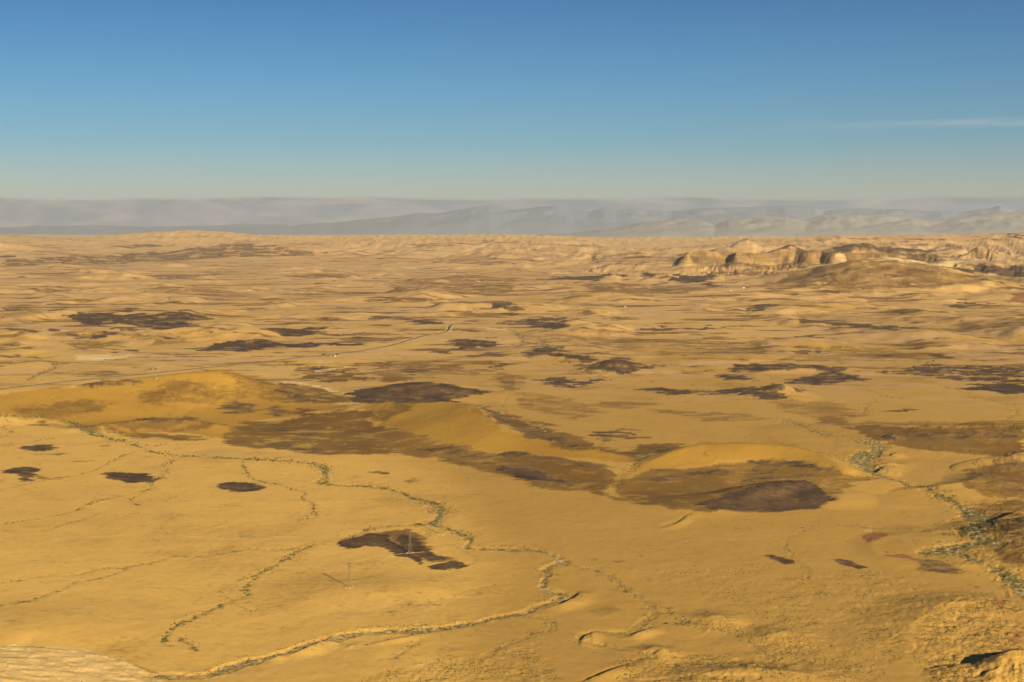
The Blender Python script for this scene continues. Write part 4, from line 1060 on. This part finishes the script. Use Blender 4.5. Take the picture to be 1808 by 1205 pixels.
def copy_tree(o, parent=None):
    c = o.copy()
    COL.objects.link(c)
    c.parent = parent
    for ch in [k for k in bpy.data.objects if k.parent == o]:
        copy_tree(ch, c)
    return c


# ------------------------------------------------------------------ paved road across the plain
MAT_ROAD = plain('asphalt', (0.085, 0.075, 0.065), 0.9, scale=0.05)
MAT_SHOULDER = plain('road_shoulder', (0.47, 0.31, 0.12), 0.95, scale=0.03)


def ribbon(name, mat, pts, width, lift, it=3):
    P = spaced(smooth(np.array([hit(px, py, final_z) for px, py in pts]), it), 9.0)
    T = np.gradient(P, axis=0)
    T /= np.linalg.norm(T, axis=1, keepdims=True) + 1e-9
    Nn = np.stack([-T[:, 1], T[:, 0]], 1)
    offs = np.linspace(-width / 2, width / 2, 5)
    G = P[:, None, :] + Nn[:, None, :] * offs[None, :, None]
    gz = final_z(G[..., 0].ravel(), G[..., 1].ravel()).reshape(G.shape[:2])
    gz = np.maximum(gz, gz.max(axis=1, keepdims=True) - 0.3)
    k = np.ones(5) / 5
    gz = np.stack([np.convolve(np.pad(gz[:, i], 2, 'edge'), k, 'valid') for i in range(5)], 1) + lift
    c3 = np.concatenate([G, gz[..., None]], -1).reshape(-1, 3)
    ii = np.arange(len(c3)).reshape(gz.shape)
    qq = np.stack([ii[:-1, :-1], ii[1:, :-1], ii[1:, 1:], ii[:-1, 1:]], -1).reshape(-1, 4)
    o = bpy.data.objects.new(name, quick_mesh(name, c3, qq, None, None, mat))
    o['kind'] = 'structure'
    COL.objects.link(o)
    return o


ROAD = parse(ROAD_TEXT)
ribbon('road_shoulder', MAT_SHOULDER, ROAD, 22.0, 0.45)
ribbon('road', MAT_ROAD, ROAD, 9.0, 0.75)
MAT_TRACK = plain('dirt_track', (0.53, 0.335, 0.10), 0.95, scale=0.05)
for t_ in ('-40,961 60,954 130,949 220,946 300,946 420,950 520,947 598,954', '655,986 680,981 740,976 756,974', '748,1001 790,991 815,986'):
    ribbon('dirt_track', MAT_TRACK, parse(t_), 2.0, 0.12, 2)

# ------------------------------------------------------------------ lattice pylons
MAT_STEEL = plain('weathered_steel', (0.13, 0.09, 0.055), 0.8, 0.0, 0.2, 0.4)
MAT_CONC = plain('concrete', (0.42, 0.33, 0.2), 0.9, 0, 0.15, 0.8)
MAT_GLASS_INS = plain('insulator_glass', (0.30, 0.30, 0.28), 0.35, 0, 0.1, 2.0)


def make_pylon(loc, rz, hgt, label):
    r = empty('pylon', loc, rz)
    tag(r, label, 'pylon', 'pylons of the power line on the near plain')
    bw_, tw = 2.1, 0.55

    def half(z):
        t = z / hgt
        return bw_ + (0.95 - bw_) * min(t / 0.3, 1) + (tw - 0.95) * max(0, (t - 0.3) / 0.7)
    zs = [0, 0.10, 0.2, 0.3, 0.4, 0.5, 0.59, 0.68, 0.76, 0.84, 0.92, 1.0]
    for sx, sy in ((-1, -1), (1, -1), (1, 1), (-1, 1)):
        m = MB()
        for a, b in zip(zs[:-1], zs[1:]):
            za, zb = a * hgt, b * hgt
            m.bar((sx * half(za), sy * half(za), za - (0.4 if a == 0 else 0)), (sx * half(zb), sy * half(zb), zb), 0.085)
        leg = m.build('leg', MAT_STEEL, r)
        MB().box((sx * half(0) * 1.04, sy * half(0) * 1.04, 0.2), (1.1, 1.1, 0.9)).build('footing', MAT_CONC, leg)
    m = MB()
    for a, b in zip(zs[:-1], zs[1:]):
        za, zb = a * hgt, b * hgt
        ha, hb = half(za), half(zb)
        for (ax, ay), (bx_, by_) in (((-1, -1), (1, -1)), ((1, -1), (1, 1)), ((1, 1), (-1, 1)), ((-1, 1), (-1, -1))):
            m.bar((ax * ha, ay * ha, za), (bx_ * hb, by_ * hb, zb), 0.032)
            m.bar((bx_ * ha, by_ * ha, za), (ax * hb, ay * hb, zb), 0.032)
            m.bar((ax * hb, ay * hb, zb), (bx_ * hb, by_ * hb, zb), 0.032)
    m.build('bracing', MAT_STEEL, r)
    MB().bar((0, 0, hgt), (0, 0, hgt + 1.4), 0.28, 0.08).build('peak', MAT_STEEL, r)
    for zf, ln, sides in ((0.83, 4.0, (1,)), (0.88, 3.6, (-1,)), (0.95, 3.2, (1, -1))):
        z = zf * hgt
        for s in sides:
            m = MB()
            m.bar((s * half(z), half(z), z), (s * ln, 0, z), 0.12, 0.07)
            m.bar((s * half(z), -half(z), z), (s * ln, 0, z), 0.12, 0.07)
            m.bar((0, 0, z + 1.1), (s * ln, 0, z), 0.10, 0.06)
            arm = m.build('cross_arm', MAT_STEEL, r)
            mi = MB()
            for q in range(6):
                mi.bar((s * ln, 0, z - 0.1 - q * 0.24), (s * ln, 0, z - 0.22 - q * 0.24), 0.15, 0.11, 6)
            mi.build('insulator', MAT_GLASS_INS, arm)
    return r


PYL = [(617, 1038, 25.0, 'grey lattice pylon standing alone on bare yellow sand with a long diagonal shadow'),
       (724, 976.5, 25.5, 'pale lattice pylon standing in the middle of the dark gravel patch on the near plain'),
       (779, 944, 25.5, 'faint lattice pylon just below the bushy fork where two dry washes meet')]
for px, py, hh, lb in PYL:
    x, y, z = on_ground(px, py)
    make_pylon((x, y, z), math.radians(-24), hh, lb)

# ------------------------------------------------------------------ trees, sheds and cars along the road
rnd = random.Random(5)
MAT_LEAF = plain('olive_leaves', (0.066, 0.057, 0.017), 0.9, 0, 0.4, 0.6)
MAT_TWIG = plain('dry_shrub', (0.105, 0.080, 0.034), 0.95, 0, 0.4, 0.8)
MAT_BARK = plain('bark', (0.16, 0.11, 0.07), 0.95, 0, 0.3, 2.0)
MAT_WHITE = plain('white_paint', (0.40, 0.36, 0.29), 0.7, 0, 0.05, 0.5)
MAT_DARKCAR = plain('dark_paint', (0.06, 0.05, 0.05), 0.4, 0, 0.1, 1.0)
MAT_WIN = plain('window_glass', (0.03, 0.035, 0.04), 0.15, 0, 0.1, 1.0)
MAT_TYRE = plain('tyre_rubber', (0.025, 0.025, 0.025), 0.9, 0, 0.1, 1.0)
MAT_ROOF = plain('grey_roof', (0.45, 0.42, 0.38), 0.8, 0, 0.1, 0.5)


def make_tree(hgt, rad, seed):
    q = random.Random(seed)
    r = empty('acacia_tree', (0, 0, 0))
    m = MB()
    m.bar((0, 0, -0.5), (0.1, 0.05, hgt * 0.45), 0.24, 0.15, 6)
    tips = []
    for k in range(5):
        a = k * 1.256 + q.uniform(-.3, .3)
        e = (math.cos(a) * rad * 0.6, math.sin(a) * rad * 0.6, hgt * q.uniform(0.7, 0.82))
        m.bar((0.1, 0.05, hgt * 0.42), e, 0.12, 0.04, 5)
        tips.append(e)
    m.build('trunk', MAT_BARK, r)
    m = MB()
    for e in tips + [(0, 0, hgt * 0.85)]:
        m.tuft(e, rad * 0.55, 46, q, 0.55)
    m.build('crown', MAT_LEAF, r)
    return r


def make_car(name, mat, label, loc, rz, group=None):
    r = empty(name, loc, rz)
    tag(r, label, 'car', group)
    MB().prism([(-2.25, .45), (2.25, .45), (2.3, .85), (1.2, 1.0), (-2.2, 1.05), (-2.3, .8)], -.88, .88).build('body', mat, r)
    MB().prism([(-1.9, 1.05), (1.15, 1.0), (0.5, 1.62), (-1.5, 1.66)], -.78, .78).build('cabin', mat, r)
    for s in (-1, 1):
        MB().prism([(-1.6, 1.12), (0.9, 1.1), (0.42, 1.52), (-1.4, 1.54)], s * .785 - .012, s * .785 + .012).build('side_window', MAT_WIN, r)
        for y in (-1.4, 1.4):
            wheel = MB().bar((s * .70, y, .34), (s * .92, y, .34), .34, None, 12).build('wheel', MAT_TYRE, r)
            MB().bar((s * .915, y, .34), (s * .93, y, .34), .19, None, 8).build('rim', MAT_ROOF, wheel)
    return r


def make_shed(name, label, loc, rz, L=9.0, W=5.0, hh=3.2, cat='building', group=None):
    r = empty(name, loc, rz)
    tag(r, label, cat, group)
    MB().box((0, 0, hh / 2 - .3), (L, W, hh + .6)).build('wall', MAT_WHITE, r)
    MB().prism([(-W / 2 - .3, hh - .02), (W / 2 + .3, hh - .02), (W / 2 + .3, hh + .12), (0, hh + 1.0), (-W / 2 - .3, hh + .12)], -L / 2 - .3, L / 2 + .3).build('roof', MAT_ROOF if cat == 'shed' else MAT_WHITE, r)
    d = MB().box((L * .18, -W / 2 - .03, 1.05), (1.1, .08, 2.1)).build('door', MAT_BARK, r)
    MB().box((L * .18 + .38, -W / 2 - .1, 1.05), (.12, .06, .05)).build('handle', MAT_STEEL, d)
    for fx in (-.28, -.02):
        f = MB().box((L * fx, -W / 2 - .02, 1.7), (1.3, .07, 1.0)).build('window', MAT_ROOF, r)
        MB().box((L * fx, -W / 2 - .06, 1.7), (1.1, .03, .8)).build('pane', MAT_WIN, f)
    return r


protos = [make_tree(5.0, 3.0, 3), make_tree(4.0, 2.6, 4)]
TREE_SPOTS = [
    # the road camp
    (571, 629.0, 'low dark tree at the left end of the tree row by the road', 1.0), (576, 630.0, 'second tree from the left in the row below the paved road', 1.1), (581, 630.5, 'small tree in the middle of the row below the paved road', .8),
    (588, 629.5, 'dark tree just left of the white shed by the road', 1.0), (595.5, 629.0, 'tall dark tree at the right end of the row beside the white shed', 1.25),
    # lone trees above the road
    (255, 656.0, 'leftmost of four lone trees on the sand above the road', .7), (266, 654.5, 'larger lone tree, second from the left above the road', 1.0), (260.5, 653.5, 'pale small tree between two others on the sand above the road', .6), (275, 653.5, 'rightmost of four lone trees on the sand above the road', .9),
    (1648, 640, 'lone tree beside the far right wash below dark mounds', 1.4), (1637, 644, 'small lone tree left of the far right wash bend', 1.0),
    (1275, 505.5, 'lone dark tree at the foot of the pale hillock with a dark flank', 1.8),
    (300, 529.5, 'solitary tree on the far plain right of the pale wash', 1.6),
    (590, 497.5, 'solitary dark tree on top of the far yellow swell', 2.2), (471, 503, 'solitary dark tree on the far plain left of the yellow swell', 1.6),
    (789, 514.5, 'tiny lone tree on the far brown plain', 1.5),
]
for i, (px, py, lb, s) in enumerate(TREE_SPOTS):
    o = protos[i] if i < 2 else copy_tree(protos[i % 2])
    o.location = on_ground(px, py)
    o.scale = (s, s, s * rnd.uniform(.9, 1.1))
    o.rotation_euler.z = rnd.uniform(0, 6.28)
    tag(o, lb, 'tree', 'lone desert trees')

make_shed('shed', 'small white shed between two dark trees beside the road', on_ground(592, 630.5), .2, 4.2, 3.2, 2.5, 'shed')
make_car('parked_car', MAT_DARKCAR, 'dark car parked on the track behind the long ochre hill', on_ground(271.5, 669.3), 1.3, 'cars parked behind the ochre hill')
make_car('parked_car', MAT_WHITE, 'white car parked on the track just right of the dark car', on_ground(276, 669.6), 1.7, 'cars parked behind the ochre hill')
make_car('parked_car', MAT_WHITE, 'white car parked among the trees below the paved road', on_ground(584.5, 630.8), 1.2)
make_shed('house', 'small white house, the lower left one of two on the far slope', on_ground(1291, 514.5), -.2, 6.0, 6.0, 5.0, 'house', 'white houses on the far slope')
make_shed('house', 'wide white house, the upper right one of two on the far slope', on_ground(1313, 509.3), .1, 11.0, 6.0, 4.5, 'house', 'white houses on the far slope')
make_shed('house', 'lone white hut on the far plain below the pale hillocks', on_ground(1104, 542.5), 0, 7.0, 4.0, 3.2, 'house')

# ------------------------------------------------------------------ shrubs along the washes and on the stony slopes
npr = np.random.RandomState(3)


def vis(x, y):
    u = 904 + F * x / y
    return (u > -60) & (u < 1870) & (v_of_y(y) < 1225)


spots = []     # x, y, size, source
WASH_TEXT = {
    0: 'the green wash winding from the left edge to the bushy fork', 3: 'the wash between the bushy fork and the wide gravel bend', 4: 'the broad gravel bed curving to the lower left', 5: 'the short wash above the dark gravel patch with the pylon',
}
for ci, (bw, dp, gr, gv, P) in enumerate(COURSES):
    S = spaced(P, 1.0)
    y_m = S[:, 1]
    rate = 0.55 * gr ** 1.3 * np.clip(2600 / y_m, 0.15, 1.2)
    clump = sst(-0.25, 0.35, perlin(S[:, 0] / 45, S[:, 1] / 45, 121))
    n_ = npr.poisson(np.clip(rate * clump * (0.5 + bw / 14.0), 0, 6))
    for (x, y), k in zip(S, n_):
        if y > 4600:
            continue
        for _ in range(k):
            q = npr.randn(2) * (bw * 0.42 + 1.5)
            spots.append((x + q[0], y + q[1], npr.uniform(0.55, 1.25) * (1 + 0.5 * gr) * (1 + (y > 2000) * 0.35), ci))
# stony ground: scattered low bushes
nz = 120000
ru, rv = npr.uniform(-40, 1850, nz), npr.uniform(880, 1222, nz)
ry = y_of_v(rv)
rx = (ru - 904) / F * ry
ci_ = np.clip(np.interp(rx / ry, A, np.arange(nc)).round().astype(int), 0, nc - 1)
ri_ = np.clip(np.interp(ry, YR, np.arange(nr)).round().astype(int), 0, nr - 1)
rg = M['rough'][ri_, ci_]
clus = sst(-0.12, 0.35, fbm(rx / 42, ry / 42, 3, 141))
keep = npr.rand(nz) < (0.10 + 2.2 * clus) * rg ** 1.4 + 0.0008 * np.clip((ry / 1150) ** 0.0, .5, 2)
for x, y, r_ in zip(rx[keep], ry[keep], rg[keep]):
    spots.append((x, y, npr.uniform(0.32, 0.95), -1))
spots = np.array(spots)
spots = spots[vis(spots[:, 0], spots[:, 1])]
szs = final_z(spots[:, 0], spots[:, 1])
order = np.argsort(-(spots[:, 2] / spots[:, 1]))
near_i, rest_i = order[:300], order[300:]

shrub_protos = []
for k in range(4):
    q = random.Random(40 + k)
    m = MB()
    for _ in range(4):
        m.tuft((q.uniform(-.35, .35), q.uniform(-.35, .35), q.uniform(.3, .55)), .42, 16, q, .8)
    o = m.build('desert_shrub', MAT_TWIG if k % 2 else MAT_LEAF)
    shrub_protos.append(o)
ZONES = [   # u range, v range, group, label
    (-60, 330, 1100, 1230, 'bushes by the pale ledge', 'tiny dry bush near the pale rock ledge at the lower left corner'),
    (330, 620, 1110, 1230, 'bushes along the lower left wash', 'low dark bush beside the long gravel wash left of the lower middle'),
    (620, 960, 1130, 1230, 'bushes on the sand below the gravel wash', 'low dark bush on the bare sand below the long gravel wash'),
    (620, 960, 1060, 1130, 'bushes in the gravel wash left of its bend', 'low dark bush on the bank of the gravel wash left of its sharp bend'),
    (940, 1030, 960, 1130, 'bushes in the sharp gravel bend', 'dark bush in the sharp pale gravel bend at the lower middle'),
    (1030, 1200, 980, 1110, 'bushes along the thin branch wash', 'dark bush along the thin branch wash running right from the gravel bend'),
    (960, 1200, 1110, 1230, 'bushes round the hooked wash', 'low dark bush around the hooked wash at the bottom middle'),
    (1200, 1330, 1060, 1160, 'bushes on the first stippled rise', 'low dark bush on the stippled rise right of the hooked wash'),
    (1330, 1480, 1060, 1160, 'bushes on the second stippled rise', 'low dark bush on the darker stippled rise further right'),
    (1200, 1480, 1160, 1230, 'bushes along the bottom edge', 'low dark bush in the dense stipple along the bottom edge'),
    (1480, 1640, 1000, 1230, 'bushes on the right-hand slope', 'low dark bush on the open stony slope at the lower right'),
    (1640, 1880, 1040, 1140, 'bushes on the lower right knoll', 'low dark bush on the yellow knoll at the lower right edge'),
    (1640, 1880, 1140, 1230, 'bushes by the dark scarp', 'low dark bush near the dark scarp in the lower right corner'),
    (1480, 1620, 700, 900, 'bushes in the upper right riverbed', 'dark bush in the pale riverbed where it leaves the brown slope'),
    (1620, 1700, 800, 900, 'bushes along the straight riverbed reach', 'dark bush along the straight riverbed reach above the broad bend'),
    (1690, 1880, 860, 975, 'bushes in the broad riverbed bend', 'dark bush in the broad pale bend of the right-hand riverbed'),
    (1480, 1700, 900, 1000, 'bushes on the tongue of the riverbed bend', 'dark bush on the left-pointing gravel tongue of the riverbed bend'),
    (1690, 1880, 975, 1040, 'bushes in the riverbed below the bend', 'dark bush in the riverbed below its bend by the right edge'),
    (-60, 330, 700, 830, 'bushes at the head of the green wash', 'olive bush in the green wash below the long ochre hill'),
    (330, 590, 700, 880, 'bushes at the first hook of the green wash', 'olive bush around the first small hook of the green wash'),
    (590, 740, 830, 900, 'bushes on the lower green wash', 'olive bush on the green wash just left of the bushy fork'),
    (740, 810, 870, 935, 'bushes at the fork', 'olive bush in the dense fork where two green washes meet'),
    (560, 760, 900, 970, 'bushes above the dark gravel patch', 'olive bush on the wash along the upper edge of the dark pylon patch'),
    (780, 1000, 925, 985, 'bushes right of the dark gravel patch', 'olive bush on the wash right of the dark pylon patch'),
    (-60, 260, 960, 1100, 'bushes on the leftmost thin washes', 'small bush on a thin wash crossing to the left edge'),
    (260, 400, 1040, 1140, 'bushes at the end of the thin wash', 'small bush at the lower end of the thin crooked wash'),
    (400, 480, 990, 1080, 'bushes on the crooked thin wash', 'small bush halfway along the thin crooked wash on bare sand'),
    (260, 600, 940, 1000, 'bushes where the thin washes part', 'small bush where the thin washes part left of the dark pylon patch'),
    (-60, 600, 820, 940, 'bushes between the small dark patches', 'small olive bush on a thin wash near the small dark ovals'),
]


def zone(u, v):
    for z in ZONES:
        if z[0] <= u < z[1] and z[2] <= v < z[3]:
            return z[4], z[5]
    if v < 960:
        return 'bushes along the green wash', 'olive bush along the green wash winding in from the left edge'
    return 'bushes along the thin left washes', 'small olive bush along a thin wash on the left of the near plain'


for n_, i in enumerate(near_i):
    x, y, s, c = spots[i]
    o = shrub_protos[n_] if n_ < 4 else shrub_protos[n_ % 4].copy()
    if n_ >= 4:
        COL.objects.link(o)
    o.location = (x, y, szs[i] - 0.05)
    o.scale = (s, s, s * rnd.uniform(.7, 1.0))
    o.rotation_euler = (0, 0, rnd.uniform(0, 6.28))
    u, v = 904 + F * x / y, v_of_y(y)
    g_, l_ = zone(u, v)
    tag(o, l_, 'bush', g_)
print('SHRUBS', len(spots), flush=True)

# all the others: one mass, a small leafy lump each
base = np.array([(0, 0, 1.0), (1, 0, .35), (.3, .95, .4), (-.8, .6, .3), (-.8, -.6, .35), (.3, -.95, .3), (.2, .1, -.15)])
tri = np.array([(0, 1, 2), (0, 2, 3), (0, 3, 4), (0, 4, 5), (0, 5, 1), (6, 2, 1), (6, 3, 2), (6, 4, 3), (6, 5, 4), (6, 1, 5)])
for mi, (mat, nm) in enumerate(((MAT_LEAF, 'wash_shrubs'), (MAT_TWIG, 'dry_shrubs'))):
    ids = rest_i[(np.arange(len(rest_i)) + (spots[rest_i, 3] < 0) * 1) % 2 == mi]
    k = len(ids)
    a = npr.uniform(0, 6.28, k)
    s = spots[ids, 2] * 0.62
    jit = 1 + npr.uniform(-.35, .35, (k, 7, 3))
    B = base[None] * jit
    ca, sa = np.cos(a)[:, None], np.sin(a)[:, None]
    vx = (B[..., 0] * ca - B[..., 1] * sa) * s[:, None] + spots[ids, 0][:, None]
    vy = (B[..., 0] * sa + B[..., 1] * ca) * s[:, None] + spots[ids, 1][:, None]
    vz = B[..., 2] * s[:, None] * 1.2 + szs[ids][:, None]
    c3 = np.stack([vx, vy, vz], -1).reshape(-1, 3)
    t3 = (tri[None] + np.arange(k)[:, None, None] * 7).reshape(-1, 3)
    me = bpy.data.meshes.new(nm)
    me.vertices.add(len(c3))
    me.vertices.foreach_set('co', c3.astype(np.float32).ravel())
    me.loops.add(len(t3) * 3)
    me.loops.foreach_set('vertex_index', t3.astype(np.int32).ravel())
    me.polygons.add(len(t3))
    me.polygons.foreach_set('loop_start', np.arange(0, len(t3) * 3, 3, dtype=np.int32))
    me.update(calc_edges=True)
    me.materials.append(mat)
    o = bpy.data.objects.new(nm, me)
    o['kind'] = 'stuff'
    COL.objects.link(o)

# ------------------------------------------------------------------ haze
HAZE = True
if HAZE:
    bx = (-57000, 57000, -3000, 80000, -40, 1500)
    vs = [(x, y, z) for x in bx[:2] for y in bx[2:4] for z in bx[4:]]
    fs = [(0, 1, 3, 2), (4, 6, 7, 5), (0, 4, 5, 1), (2, 3, 7, 6), (0, 2, 6, 4), (1, 5, 7, 3)]
    me = bpy.data.meshes.new('haze')
    me.from_pydata(vs, [], fs)
    m = bpy.data.materials.new('haze')
    m.use_nodes = True
    m.node_tree.nodes.clear()
    out = m.node_tree.nodes.new('ShaderNodeOutputMaterial')
    pv = m.node_tree.nodes.new('ShaderNodeVolumePrincipled')
    pv.inputs['Color'].default_value = (0.64, 0.715, 0.83, 1)
    pv.inputs['Density'].default_value = 1.0 / 90000
    pv.inputs['Anisotropy'].default_value = 0.3
    m.node_tree.links.new(pv.outputs[0], out.inputs['Volume'])
    me.materials.append(m)
    o = bpy.data.objects.new('haze', me)
    o['kind'] = 'stuff'
    COL.objects.link(o)
